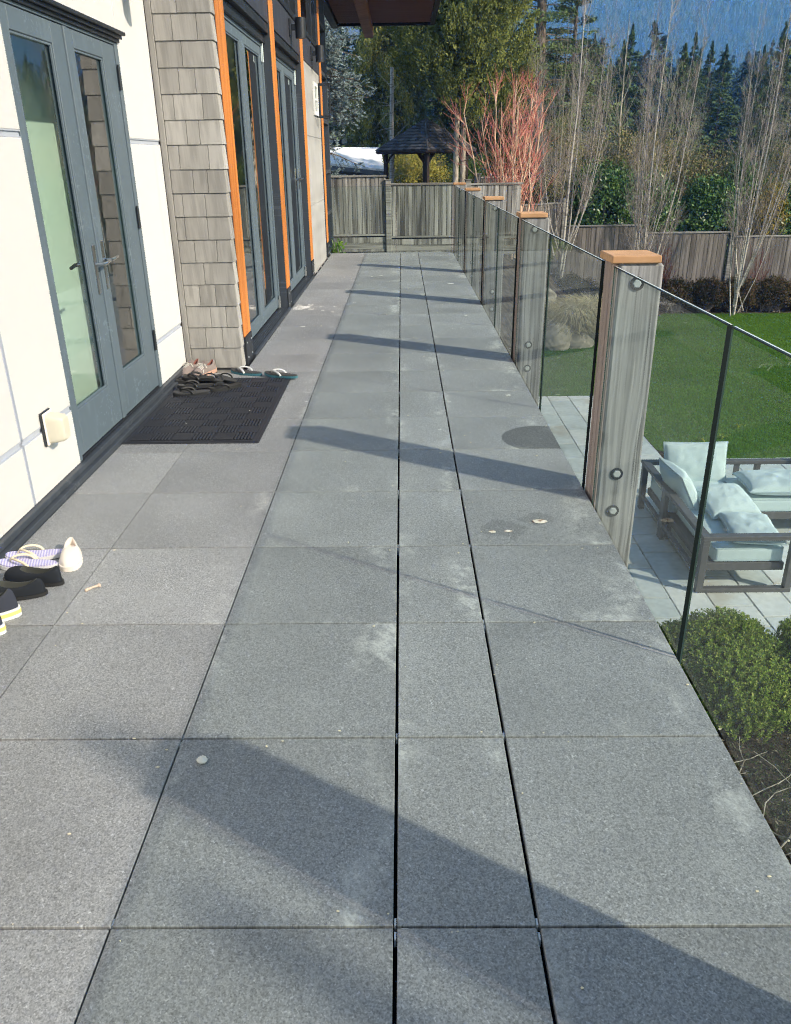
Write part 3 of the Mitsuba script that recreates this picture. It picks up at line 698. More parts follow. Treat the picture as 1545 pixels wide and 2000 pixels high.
# glazed corner at the far end
a, c = 14.353, 15.55
K = put(H + 'curtain_window', join(*[box(-1.36, -1.262, y0, y1, -.02, 4.2, .003) for y0, y1 in ((a, a + .045), (c - .075, c))] + [box(-1.36, -1.262, a + .0455, c - .0755, z, z + .06, .003) for z in (-.02, .62, 1.28, 2.05, 2.75, 3.45)] + [box(-1.36, -1.255, a, c, -.10, -.021, .003)]), 'm_slate_dark')
v = np.array([[-1.31, a, 0], [-1.31, c, 0], [-1.31, c, 4.15], [-1.31, a, 4.15]])
put(K + '__pane', (v, np.array([[0, 1, 2], [0, 2, 3]])), 'm_pane')
# roof overhang at the far wing, boarded soffit
for i in range(24):
    y0 = 13.9 + i * .262
    put(H + 'soffit_board', box(-1.34, .655, y0 + .004, y0 + .258, 4.205, 4.228, .003), 'm_soffit')
put(H + 'roof_beam', box(-.80, -.60, 13.2, 20.75, 3.99, 4.2035, .006), 'm_beam')
put(H + 'fascia', join(box(.657, .76, 13.85, 20.26, 4.165, 4.42, .004), box(-1.36, .76, 20.262, 20.36, 4.165, 4.42, .004), box(-1.5, -1.342, 13.9, 20.26, 4.12, 4.35, .004)), 'm_black')
put(H + 'roof', join(box(-7.2, .70, 13.85, 20.3, 4.43, 4.5), box(-7.2, -1.34, -1.6, 13.84, 4.21, 4.5)), 'm_roof_dark')
# inside: rooms that the doors look into
put(H + 'room', join(box(-7.0, -1.80, -1.4, 6.0, -.06, .02), box(-7.0, -1.47, 6.02, 15.5, -.06, .018)), 'm_floor_in')
put(H + 'room_wall', join(box(-7.1, -7.0, -1.5, 15.6, -.06, 4.2), box(-7.0, -1.74, 5.98, 6.19, .021, 4.2), box(-7.0, -1.4, 15.56, 15.66, -.1, 4.2), box(-7.0, -1.731, -1.6, -1.5, -.06, 4.2), box(-7.0, -1.62, 11.9, 12.0, .021, 4.2)), 'm_wall_dark')
put(H + 'room_partition', box(-2.26, -2.15, 4.42, 5.84, .021, 2.7), 'm_wall_in')
put(H + 'room_ceiling', box(-7.0, -1.74, -1.5, 5.97, 2.71, 2.78), 'm_wall_dark')
# wall lamps
def sconce(y, z, xw, label):
    k = thing('wall_lamp', label, 'wall lamp', 'dark cylinder lamps on the house wall')
    put(k + '__back_plate', box(xw, xw + .022, y - .09, y + .03, z + .0, z + .17, .004), 'm_black')
    put(k + '__arm', box(xw + .0225, xw + .075, y - .03, y + .0, z + .06, z + .12, .003), 'm_black')
    put(k + '__cylinder', join(cyl((xw + .125, y + .0, z - .02), (xw + .125, y, z + .18), .062, 28), cyl((xw + .125, y, z + .1805), (xw + .125, y, z + .186), .056, 28)), 'm_black', 40)
sconce(10.62, 2.80, -1.2675, 'dark cylindrical wall lamp high over the farther pair of glazed doors')
sconce(13.0, 2.79, -1.2675, 'dark cylindrical wall lamp above the small window in the concrete wall')
sconce(5.70, 2.43, XW + .0005, 'dark cylindrical wall lamp on the white stucco at the top edge of the photo')
k = thing('step_light', 'small wall light with yellowed plastic lens low on the white stucco left of the door', 'wall light')
put(k + '__base', box(XW + .0005, XW + .012, 3.555, 3.665, .272, .435, .005), 'm_darkmetal')
put(k + '__rim', box(XW + .0122, XW + .022, 3.560, 3.66, .276, .431, .004), 'm_cream')
lv = np.array([[XW + d, 3.61 + sy * w, .353 + sz * h] for d, w, h in ((.0222, .044, .070), (.055, .045, .066), (.088, .041, .060), (.100, .030, .050)) for sy, sz in [(math.copysign(abs(math.cos(t)) ** .35, math.cos(t)), math.copysign(abs(math.sin(t)) ** .35, math.sin(t))) for t in np.arange(24) * 2 * PI / 24]])
hl = trimesh.convex.convex_hull(lv)
put(k + '__lens', (hl.vertices, hl.faces), 'm_lamp_lens', 30)
# ------------------------------------------------------------------ door mat and shoes on the deck
mk = thing('door_mat', 'black rubber door mat with ribbed basket weave squares in front of the glazed door', 'door mat')
MX0, MX1, MY0, MY1 = -1.638, -.838, 4.385, 5.885
put(mk + '__base', box(MX0, MX1, MY0, MY1, .0, .0062, .004), 'm_rubber')
nxm, nym = 6, 11
bw, bh = (MX1 - MX0 - .07) / nxm, (MY1 - MY0 - .07) / nym
for i in range(nxm):
    for j in range(nym):
        x, y = MX0 + .035 + i * bw, MY0 + .035 + j * bh
        o = []
        for r in range(6):
            if (i + j) % 2: o.append(box(x + .004 + r * (bw - .006) / 6, x + .004 + (r + .52) * (bw - .006) / 6, y + .004, y + bh - .004, .0063, .0165, .0022))
            else: o.append(box(x + .004, x + bw - .004, y + .004 + r * (bh - .006) / 6, y + .004 + (r + .52) * (bh - .006) / 6, .0063, .0165, .0022))
        put(mk + '__ribbed_square', join(*o), 'm_rubber')
put(mk + '__border', join(box(MX0 + .012, MX1 - .012, MY0 + .012, MY0 + .020, .0063, .0105, .002), box(MX0 + .012, MX1 - .012, MY1 - .020, MY1 - .012, .0063, .0105, .002), box(MX0 + .012, MX0 + .020, MY0 + .0205, MY1 - .0205, .0063, .0105, .002), box(MX1 - .020, MX1 - .012, MY0 + .0205, MY1 - .0205, .0063, .0105, .002)), 'm_rubber')

def foot_outline(L, W, n=44, side=1, grow_=0.0):
    t = np.arange(n) * 2 * PI / n
    x = (L / 2 + grow_) * np.cos(t)
    w = (W / 2) * (.80 + .20 * np.cos(t - .35)) * (1 - .16 * np.exp(-((np.cos(t) + .15) / .35) ** 2) * (np.sin(t) * side < 0)) + grow_
    y = w * np.sign(np.sin(t)) * np.abs(np.sin(t)) ** .75
    return np.c_[x, y + side * .012 * (np.cos(t) - .1)]
def flip_flop(label, x, y, rz, z=0.0, L=.265, W=.098, side=1, sole='m_ff_black', bed='m_ff_grey', strap='m_ff_black', rx=0., ry=0., sr=.0055, group=None, th=.022):
    k = thing('flip_flop', label, 'flip flop', group)
    o = foot_outline(L, W, side=side)
    lift = lambda m: (np.c_[m[0][:, :2], m[0][:, 2] + .10 * np.clip(m[0][:, 0] / L - .2, 0, 1) ** 2 + .008 * np.clip(-m[0][:, 0] / L, 0, 1)], m[1])
    pl = dict(loc=(x, y, z), rz=rz, rx=rx, ry=ry)
    put(k + '__sole', move(lift(disc_prism(o, 0, th - .006)), **pl), sole, 35)
    put(k + '__footbed', move(lift(disc_prism(o * .965, th - .0058, th)), **pl), bed, 35)
    p = []
    for s in (1, -1):
        yy = np.interp(-.02 * L, [-.5 * L, 0, .5 * L], [W * .36, W * .43, W * .40]) * s
        q = np.array([[.30 * L, .006 * side, th - .002], [.29 * L, .006 * side, th + .012], [.23 * L, .28 * yy, th + .024], [.11 * L, .76 * yy, th + .025], [-.02 * L, yy, th + .012], [-.06 * L, yy * .98, th - .006]])
        u = np.linspace(0, 5, 14); q = np.stack([np.interp(u, np.arange(6), q[:, c]) for c in range(3)], 1)
        q[1:-1] = .25 * q[:-2] + .5 * q[1:-1] + .25 * q[2:]
        p.append(move(tube(q, [sr * .7] * 3 + list(np.linspace(sr, sr * 1.5, 11)), 8), **pl))
    put(k + '__strap', join(*p), strap, 50)
    return k
def shoe(name, label, cat, x, y, rz, L, W, sole_h, rim, oc, ol, ow, z=0., side=1, upper='m_suede', sole='m_pink_sole', lining='m_lining', insole='m_insole', laces=None, group=None, rx=0., ry=0., heel='', heel_rise=.0, toe_w=1.5):
    k = thing(name, label, cat, group)
    pl = dict(loc=(x, y, z), rz=rz, rx=rx, ry=ry)
    n = 48; t = np.arange(n) * 2 * PI / n
    so = foot_outline(L, W, n, side, .004)
    put(k + '__sole', move(disc_prism(so, 0, sole_h), **pl), sole, 35)
    S = foot_outline(L, W, n, side, -.002)
    ox = L * oc + ol * L * np.cos(t); hf = n // 2
    up_x, up_y = S[:hf + 1][::-1, 0], S[:hf + 1][::-1, 1]; lo = np.vstack([S[hf:], S[:1]])
    oy = np.where(np.sin(t) >= 0, np.interp(ox, up_x, up_y), np.interp(ox, lo[:, 0], lo[:, 1]))
    O = np.c_[ox, oy * 2 * ow * np.abs(np.sin(t)) ** .55]
    zr = rim + heel_rise * np.clip(-np.cos(t), 0, 1) ** 2 - .012 * np.sin(t) ** 2 * (rim > .05)
    m = 9; R = []
    for i in range(m + 1):
        s = i / m
        w = (s ** toe_w)[None, None] if False else s ** toe_w
        xy = S * (1 - w) + O * w
        zz = sole_h + (zr - sole_h) * np.sin(s * PI / 2) ** .9
        R.append(np.c_[xy, zz])
    v = np.vstack(R); a = np.arange(n)
    f = np.vstack([np.c_[a + n * i, (a + 1) % n + n * i, (a + 1) % n + n * (i + 1), a + n * (i + 1)] for i in range(m)])
    put(k + '__upper', move((v, f), **pl), upper, True)
    c = np.array([L * oc, 0])
    I = [np.c_[O, zr], np.c_[c + (O - c) * .93, zr - .001], np.c_[c + (O - c) * .95, zr * .5 + sole_h * .5 + .003], np.c_[c + (O - c) * .99, np.full(n, sole_h + .005)]]
    v = np.vstack(I + [[[*c, sole_h + .005]]])
    f = np.vstack([np.c_[a + n * i, (a + 1) % n + n * i, (a + 1) % n + n * (i + 1)] for i in range(3)] + [np.c_[a + n * i, (a + 1) % n + n * (i + 1), a + n * (i + 1)] for i in range(3)])
    put(k + '__lining', move((v, f), **pl), lining, 50)
    ins = c + (O - c) * .9
    put(k + '__insole', move(disc_prism(ins, sole_h + .0055, sole_h + .008), **pl), insole)
    if laces:
        p = []
        x0 = L * (oc + ol) + .004
        for i in range(5):
            xx = x0 + i * .014; zz = rim + .004 - (xx - L * (oc + ol)) * (rim - sole_h) / (L * (.5 - oc - ol)) * .62
            p.append(tube([(xx, -.024, zz - .010), (xx + .004, -.010, zz + .003), (xx, .010, zz + .003), (xx + .004, .024, zz - .010)], .0034, 6))
        p.append(tube([(x0, 0, rim + .006), (x0 + .02, .03, rim + .012), (x0 + .03, .05, rim - .01), (x0 + .012, .02, rim + .004)], .003, 6))
        p.append(tube([(x0, 0, rim + .006), (x0 + .01, -.03, rim + .012), (x0 + .025, -.052, rim - .012), (x0 + .012, -.02, rim + .004)], .003, 6))
        p.append(tube([(x0, 0, rim + .005), (x0 + .05, .03, rim - .03), (x0 + .07, .042, rim - .045)], .003, 6))
        put(k + '__lace', move(join(*p), **pl), laces, 50)
        tg = np.array([[L * oc + ol * L * .55 + .02 * u, v_ * .026, rim + .022 - .03 * u + .006 * (1 - abs(v_))] for u in (0, 1, 2) for v_ in (-1, -.5, 0, .5, 1)])
        a5 = np.array([[r * 5 + i, r * 5 + i + 1, (r + 1) * 5 + i + 1, (r + 1) * 5 + i] for r in range(2) for i in range(4)])
        put(k + '__tongue', move((tg, a5), **pl), upper, True)
    return k
Z0 = .012
for (lab, x, y, a) in (('taupe lace-up sneaker nearest the white wall, pink sole and pale laces', -1.632, 6.05, 0.0), ('taupe lace-up sneaker nearer the middle of the grey shingle wall', -1.520, 6.02, 0.0)):
    k = shoe('sneaker', lab, 'sneaker', x, y, math.radians(-108 if x < -1.6 else -109), .27, .098, .026, .078, -.20, .235, .33, side=1 if x < -1.6 else -1, laces='m_lace', sole='m_pink_sole', upper='m_suede', lining='m_rust', heel_rise=.016)
GB = 'black flip flops heaped at the back of the mat'
FL = [('black flip flop at the rear left of the heap on the mat, touching the flashing', -1.575, 5.765, 190, 0.012, 0, 1), ('black flip flop behind the middle of the heap, overlapping its left neighbour', -1.500, 5.735, 176, .034, -.06, -1),
      ('dark flip flop at the rear middle of the mat with thin grey thong straps', -1.415, 5.765, 135, .013, 0, 1), ('dark flip flop at the rear right of the heap, its toe pointing back', -1.300, 5.765, 140, .013, 0, -1),
      ('black flip flop in the middle of the heap with its strap standing up', -1.480, 5.560, 183, .020, .05, 1), ('black flip flop at the right end of the heap with a broad curved strap', -1.268, 5.545, 222, .012, 0, -1),
      ('black flip flop at the front of the heap on the mat', -1.470, 5.405, 186, .012, 0, 1)]
for i, (lab, x, y, a, z, rx, s) in enumerate(FL):
    flip_flop(lab, x, y, math.radians(a), z, L=.255, W=.10, side=s, rx=rx, sole='m_ff_black', bed='m_ff_black' if i not in (2, 3, 6) else 'm_ff_grey', sr=.0062 if i in (1, 4, 5, 6) else .0045)
flip_flop('grey and white flip flop with teal sole beside the corner of the shingle wall', -1.200, 6.025, math.radians(-213), .0, L=.285, W=.105, side=1, sole='m_ff_teal', bed='m_ff_grey', strap='m_ff_white', sr=.0055)
flip_flop('grey and white flip flop with teal sole on the far right corner of the mat', -.915, 5.892, math.radians(-199), .010, L=.285, W=.105, side=-1, sole='m_ff_teal', bed='m_ff_grey', strap='m_ff_white', sr=.0055)
# shoes by the stucco wall
flip_flop('lilac striped flip flop nearer the white wall behind the black flats', -1.525, 2.945, math.radians(183), .0, L=.245, W=.088, side=1, sole='m_ff_white', bed='m_lilac', strap='m_strap_cream', sr=.0042)
flip_flop('lilac striped flip flop right behind the black slip-on shoes', -1.525, 2.862, math.radians(183), .0, L=.245, W=.088, side=-1, sole='m_ff_white', bed='m_lilac', strap='m_strap_cream', sr=.0042)
shoe('slip_on_shoe', 'black knitted slip-on shoe next to the lilac flip flops', 'shoe', -1.452, 2.742, math.radians(176), .245, .098, .014, .060, -.12, .30, .34, side=-1, upper='m_flat', sole='m_ff_black', heel_rise=.012, toe_w=2.0)
shoe('slip_on_shoe', 'black knitted slip-on shoe nearer the camera of the pair', 'shoe', -1.485, 2.628, math.radians(180), .245, .098, .014, .060, -.12, .30, .34, side=1, upper='m_flat', sole='m_ff_black', heel_rise=.012, toe_w=2.0)
shoe('clog', 'single cream plastic clog right of the lilac flip flops on the deck', 'clog', -1.378, 2.925, math.radians(-78), .215, .100, .020, .060, -.20, .235, .36, side=1, upper='m_cream', sole='m_cream', lining='m_cream', insole='m_cream', toe_w=1.6)
shoe('running_shoe', 'navy running shoe with white and yellow sole nearer the black slip-ons', 'running shoe', -1.527, 2.445, math.radians(196), .275, .104, .034, .095, -.20, .23, .34, side=1, upper='m_navy', sole='m_sole_white', heel_rise=.018)
shoe('running_shoe', 'navy running shoe with white and yellow sole cut by the left edge of the photo', 'running shoe', -1.535, 2.345, math.radians(199), .275, .104, .034, .095, -.20, .23, .34, side=-1, upper='m_navy', sole='m_sole_white', heel_rise=.018)
for (kk, x, y, a) in (('running_shoe', -1.527, 2.445, 196), ('running_shoe_001', -1.535, 2.345, 199)):
    o = foot_outline(.275, .104, 48, 1 if kk == 'running_shoe' else -1, .0052); sel = o[(o[:, 0] < -.045)]
    th = np.array([[p[0], p[1], z] for p in sel for z in (.012, .027)]); m = len(sel)
    f = np.array([[2 * i, 2 * i + 1, 2 * i + 3, 2 * i + 2] for i in range(m - 1)])
    put(kk + '__sole_insert', move((th, f), (x, y, 0), math.radians(a)), 'm_sole_yellow', True)
# litter on the deck
rl = np.random.default_rng(31)
bone = join(tube([(-1.215, 2.662, .006), (-1.198, 2.680, .007), (-1.181, 2.694, .006)], [.0052, .0034, .0050], 8), *[(lambda s: (s.vertices * .0062 + c, s.faces))(trimesh.creation.icosphere(1)) for c in ((-1.217, 2.658, .006), (-1.213, 2.664, .007), (-1.178, 2.693, .0062), (-1.182, 2.698, .0062))])
single('bone_scrap', bone, 'm_bone', 'small pale bone-like scrap lying on a paver right of the shoes', 'scrap', smooth=40)
def lump(name, label, cat, x, y, r, m, sq=.55, seed=1, group=None, ax=(1, 1)):
    s = trimesh.creation.icosphere(3)
    v = s.vertices * (1 + .5 * (meshkit.fbm(s.vertices * 1.7 + seed, 3, seed)[:, None] - .5))
    v = v * [r * ax[0], r * ax[1], r * sq]; v[:, 2] += r * sq * .72 - .0
    v[:, 2] = np.maximum(v[:, 2], .0005)
    kw = {}
    if m == 'm_dropping':
        t = np.clip((meshkit.fbm(v * 55 + seed, 3, seed)[:, None] - .40) * 5, 0, 1)
        kw['color'] = np.array([.24, .11, .045]) * (1 - t) + np.array([.70, .65, .56]) * t
    return single(name, (v + [x, y, 0], s.faces), m, label, cat, group, smooth=True, **kw)
lump('pebble', 'small whitish pebble on a paver in the left foreground', 'pebble', -.557, 1.712, .014, 'm_pebble', .6, 2)
for (x, y, r, ax, sd) in ((.607, 3.262, .026, (1.25, .8), 1), (.385, 3.160, .013, (1.1, 1), 2), (.455, 3.164, .015, (1.25, .7), 3)):
    lump('bird_dropping', ('largest rust brown and white dried dropping, nearest the railing', 'small rust brown dried dropping farthest from the railing', 'small flat rust brown dried dropping between the other two')[sd - 1], 'dropping', x, y, r, 'm_dropping', .12, sd, 'dried droppings on the pavers', ax)
spots = [(.31, 5.2, .010), (.72, 5.35, .014), (.30, 7.35, .010), (.48, 7.7, .008), (.63, 10.7, .035), (.66, 8.4, .015), (-.55, 9.3, .014), (-.30, 11.6, .02), (-.42, 11.5, .016), (-.75, 8.7, .018), (-.05, 9.6, .012), (-.98, 7.9, .02), (.15, 12.4, .02), (-.66, 5.25, .009), (.22, 4.6, .008), (.52, 6.45, .011), (-1.0, 5.0, .006), (-1.35, 4.75, .006)]
for i, (x, y, r) in enumerate(spots):
    zz = .0125 if (MX0 < x < MX1 and MY0 < y < MY1) else 0
    k = lump('white_speck', 'small white speck of dried litter on the dark surface', 'speck', x, y, r, 'm_litter', .10, i + 5, 'white specks scattered on the deck', (1.3, .8))
    if zz:
        scene[k] = {**scene[k], 'to_world': mi.ScalarTransform4f().translate([0, 0, zz])}
P = []
for i in range(26):
    x, y = -1.19 + abs(rl.normal(0, .16)), 9.0 + rl.normal(0, .09)
    P.append((np.array([x, y, .002]), rl.uniform(.008, .032)))
s = trimesh.creation.icosphere(1)
single('white_splash', join(*[(s.vertices * [r * 1.3, r * .8, .003] + p, s.faces) for p, r in P]), 'm_litter', 'white spatter on the deck at the foot of the second cedar post', 'spatter', smooth=True)

# ------------------------------------------------------------------ patio sofa and its cushions
PZ = -2.497
k = thing('garden_sofa', 'grey metal corner sofa frame on the bluestone patio', 'sofa')
def fr(*b): return join(*[box(*q, .004) for q in b])
put(k + '__arm_frame', fr((2.885, 3.84, 6.955, 7.045, PZ + .575, PZ + .62), (2.895, 2.965, 6.965, 7.035, PZ + .045, PZ + .5745), (3.765, 3.835, 6.965, 7.035, PZ + .045, PZ + .5745), (2.895, 3.835, 6.965, 7.035, PZ, PZ + .0445)), 'm_sofa')
put(k + '__back_rail', fr((2.885, 2.975, 7.0455, 9.045, PZ + .575, PZ + .62)), 'm_sofa')
put(k + '__back_rail', fr((2.885, 6.2, 9.0455, 9.135, PZ + .575, PZ + .62)), 'm_sofa')
put(k + '__leg', fr((2.895, 2.965, 9.055, 9.125, PZ, PZ + .5745)), 'm_sofa')
put(k + '__leg', fr((2.895, 2.945, 8.18, 8.30, PZ, PZ + .5745)), 'm_sofa')
put(k + '__leg', fr((2.9655, 3.02, 8.20, 8.28, PZ, PZ + .20)), 'm_sofa')
for x in (4.25, 5.2): put(k + '__leg', fr((x, x + .06, 9.06, 9.12, PZ, PZ + .5745)), 'm_sofa')
put(k + '__leg', fr((4.9, 4.97, 8.25, 8.32, PZ, PZ + .20)), 'm_sofa')
put(k + '__lower_rail', fr((2.9, 2.94, 8.302, 9.054, PZ + .16, PZ + .20), (2.9, 2.94, 7.036, 8.178, PZ + .16, PZ + .20)), 'm_sofa')
put(k + '__seat_deck', fr((2.98, 3.762, 7.05, 8.26, PZ + .205, PZ + .29), (2.98, 6.2, 8.262, 9.05, PZ + .205, PZ + .29)), 'm_sofa')
put(k + '__slat', join(*[box(3.0 + .19 * i, 3.08 + .19 * i, 9.06, 9.085, PZ + .291, PZ + .57) for i in range(0)] + [box(4.0, 4.06, 9.07, 9.10, PZ + .291, PZ + .5745)]), 'm_sofa')
def pillow(label, loc, w, d, h, rz=0., rx=0., ry=0., seed=1, puff=.5, group=None):
    n = 34
    u, v_ = np.meshgrid(np.linspace(-1, 1, n), np.linspace(-1, 1, n))
    e = np.clip((1 - np.abs(u) ** 3.2) * (1 - np.abs(v_) ** 3.2), 0, 1) ** puff
    px_ = u * w / 2 * (1 - .045 * (1 - v_ ** 2) * np.abs(u) ** 3); py_ = v_ * d / 2 * (1 - .045 * (1 - u ** 2) * np.abs(v_) ** 3)
    q = np.stack([px_, py_, u * 0], -1)
    wr = (meshkit.fbm(q * 7 + seed, 4, seed) - .5) * .06 + (meshkit.fbm(np.stack([px_ * 4 + seed, py_ * 26, u * 0], -1), 3, seed + 3) - .5) * .03 * np.clip(np.abs(v_) * 1.4 - .4, 0, 1)
    top = np.stack([px_, py_, h / 2 * e + wr * e], -1).reshape(-1, 3); bot = np.stack([px_, py_, -h / 2 * e * .8], -1).reshape(-1, 3)
    i = (np.arange(n - 1)[:, None] * n + np.arange(n - 1)[None]).ravel()
    ft = np.c_[i, i + 1, i + n + 1, i + n]
    m = join((top, ft), (bot, ft[:, ::-1]))
    kk = thing('cushion', label, 'cushion', group)
    put(kk + '__cover', move(m, loc, rz, rx, ry), 'm_cushion', True)
    edge = np.r_[np.c_[np.linspace(-1, 1, 12), np.full(12, -1)], np.c_[np.full(12, 1), np.linspace(-1, 1, 12)], np.c_[np.linspace(1, -1, 12), np.full(12, 1)], np.c_[np.full(12, -1), np.linspace(1, -1, 12)]]
    ex = edge[:, 0] * w / 2 * (1 - .045 * (1 - edge[:, 1] ** 2)); ey = edge[:, 1] * d / 2 * (1 - .045 * (1 - edge[:, 0] ** 2))
    put(kk + '__piping', move(tube(np.c_[ex, ey, ex * 0], .007, 6), loc, rz, rx, ry), 'm_piping', True)
def seat_cushion(label, x0, x1, y0, y1):
    z0, z1 = PZ + .292, PZ + .292 + .155
    kk = thing('seat_cushion', label, 'cushion')
    r = .035; g = trimesh.creation.box((x1 - x0, y1 - y0, z1 - z0)).subdivide().subdivide().subdivide().subdivide()
    v = np.array(g.vertices); hs = np.array([x1 - x0, y1 - y0, z1 - z0]) / 2
    inner = np.clip(v, -(hs - r), hs - r); dlt = v - inner; ln = np.linalg.norm(dlt, axis=1, keepdims=True)
    v = inner + dlt / np.maximum(ln, 1e-9) * np.minimum(ln, r)
    v[:, 2] += .012 * (1 - (v[:, 0] / hs[0]) ** 2) * (1 - (v[:, 1] / hs[1]) ** 2) * (v[:, 2] > 0) + .006 * (meshkit.fbm(v * 6 + x0, 3, 5) - .5)
    put(kk + '__cover', (v + [(x0 + x1) / 2, (y0 + y1) / 2, (z0 + z1) / 2], g.faces), 'm_cushion', True)
    for zz in (z0 + .012, z1 - .010):
        c = np.array([(x0 + .008, y0 + .02), (x0 + .02, y0 + .008), (x1 - .02, y0 + .008), (x1 - .008, y0 + .02), (x1 - .008, y1 - .02), (x1 - .02, y1 - .008), (x0 + .02, y1 - .008), (x0 + .008, y1 - .02), (x0 + .008, y0 + .02)])
        put(kk + '__piping', tube(np.c_[c, np.full(9, zz)], .006, 6), 'm_piping', True)
seat_cushion('pale aqua seat cushion on the near arm of the corner sofa', 3.06, 3.75, 7.06, 8.25)
seat_cushion('pale aqua seat cushion in the far left corner of the sofa', 2.99, 3.80, 8.265, 9.04)
seat_cushion('pale aqua seat cushion along the back of the sofa at the right photo edge', 3.81, 5.20, 8.265, 9.04)
pillow('pale aqua back cushion standing against the rear rail in the sofa corner', (3.46, 8.93, PZ + .645), .76, .50, .17, rx=math.radians(74), seed=2)
pillow('pale aqua back cushion leaning over the left rail of the sofa', (3.07, 8.28, PZ + .60), .64, .54, .25, rz=math.radians(95), rx=math.radians(62), seed=4)
pillow('crumpled pale aqua pillow dropped flat in the middle of the left seat', (3.49, 8.00, PZ + .545), .58, .56, .20, rz=math.radians(10), rx=math.radians(14), seed=6)
pillow('pale aqua cushion lying flat on the left seat behind the near arm', (3.52, 7.38, PZ + .515), .50, .72, .14, rz=math.radians(-8), seed=8, puff=.42)
pillow('large pale aqua cushion lying flat on the rear seat', (4.36, 8.52, PZ + .545), .98, .60, .19, rz=math.radians(-3), seed=10, puff=.36)
pillow('pale aqua cushion at the right photo edge leaning on the rear rail', (5.02, 8.93, PZ + .58), .60, .46, .17, rx=math.radians(68), seed=12)

# ------------------------------------------------------------------ shrubs by the deck
BOX = [(.19, .29, .055), (.25, .35, .065), (.33, .40, .09), (.14, .22, .045), (.40, .42, .13)]
def boxwood(label, cx, cy, rx_, ry_, h, seed, ns=1500, per=34, zb=-2.52):
    r = np.random.default_rng(seed); kk = thing('boxwood_shrub', label, 'shrub')
    d = unit(r.normal(size=(ns, 3))); d[:, 2] = np.where(d[:, 2] < -.45, -d[:, 2], d[:, 2])
    rad = (.62 + .46 * meshkit.fbm(d * 2.3 + seed, 3, seed)) * np.where(r.random(ns) < .75, r.uniform(.9, 1.08, ns), r.uniform(.45, .9, ns))
    tip = np.array([cx, cy, zb + h * .42]) + d * rad[:, None] * [rx_, ry_, h * .58]
    ax = unit(d * .55 + [0, 0, .8] + .35 * r.normal(size=(ns, 3))); Ls = r.uniform(.07, .15, ns)
    n = ns * per; si = np.repeat(np.arange(ns), per); u = r.random(n)
    side = unit(np.cross(ax[si], unit(r.normal(size=(n, 3)))))
    P = tip[si] - ax[si] * (u * Ls[si])[:, None] + side * .011
    D_ = unit(ax[si] * .75 + side * .8 + .25 * r.normal(size=(n, 3)))
    tone_ = np.repeat(r.uniform(.75, 1.25, ns), per)[:, None]
    pal = np.array(BOX)[r.integers(0, len(BOX), n)] * tone_ * (1 + .1 * r.normal(size=(n, 1)))
    put(kk + '__foliage', leaves(P, D_, r.uniform(.017, .028, n), r.uniform(.009, .015, n), r, N=d[si] * .8 + [0, 0, .3] + .55 * r.normal(size=(n, 3))), 'm_leaf', False, color=np.repeat(np.clip(pal, .01, .7), 4, 0))
    t = np.linspace(0, 1, 5)[None, :, None]; b0 = np.c_[cx + .1 * r.normal(size=60), cy + .1 * r.normal(size=60), np.full(60, zb)]
    put(kk + '__stem', tubes(b0[:, None] * (1 - t) + (tip[:60] - ax[:60] * .1)[:, None] * t, np.full((60, 5), .006), 4), 'm_twig')
boxwood('clipped boxwood shrub under the joint of the two nearest glass panes', 2.55, 5.36, .64, .80, .62, 3, ns=2900)
boxwood('clipped boxwood shrub at the right photo edge beside the patio', 3.45, 5.22, .66, .78, .64, 7, ns=2900)
# low grey green weeds at the edge of the bed
r = np.random.default_rng(77); n = 9000
q = np.c_[r.normal(2.78, .28, n), r.normal(3.95, .55, n), -2.49 + np.abs(r.normal(0, .05, n))]
kk = single('ground_cover', leaves(q, unit(np.c_[r.normal(size=(n, 2)), r.uniform(.2, 1.4, n)]), r.uniform(.015, .045, n), r.uniform(.004, .009, n), r), 'm_leaf', 'low wispy green and dry ground cover on the mulch at the right edge', 'ground cover', color=tint(n, [(.09, .13, .05), (.18, .17, .10), (.06, .09, .03)], r))
labels[kk]['kind'] = 'stuff'

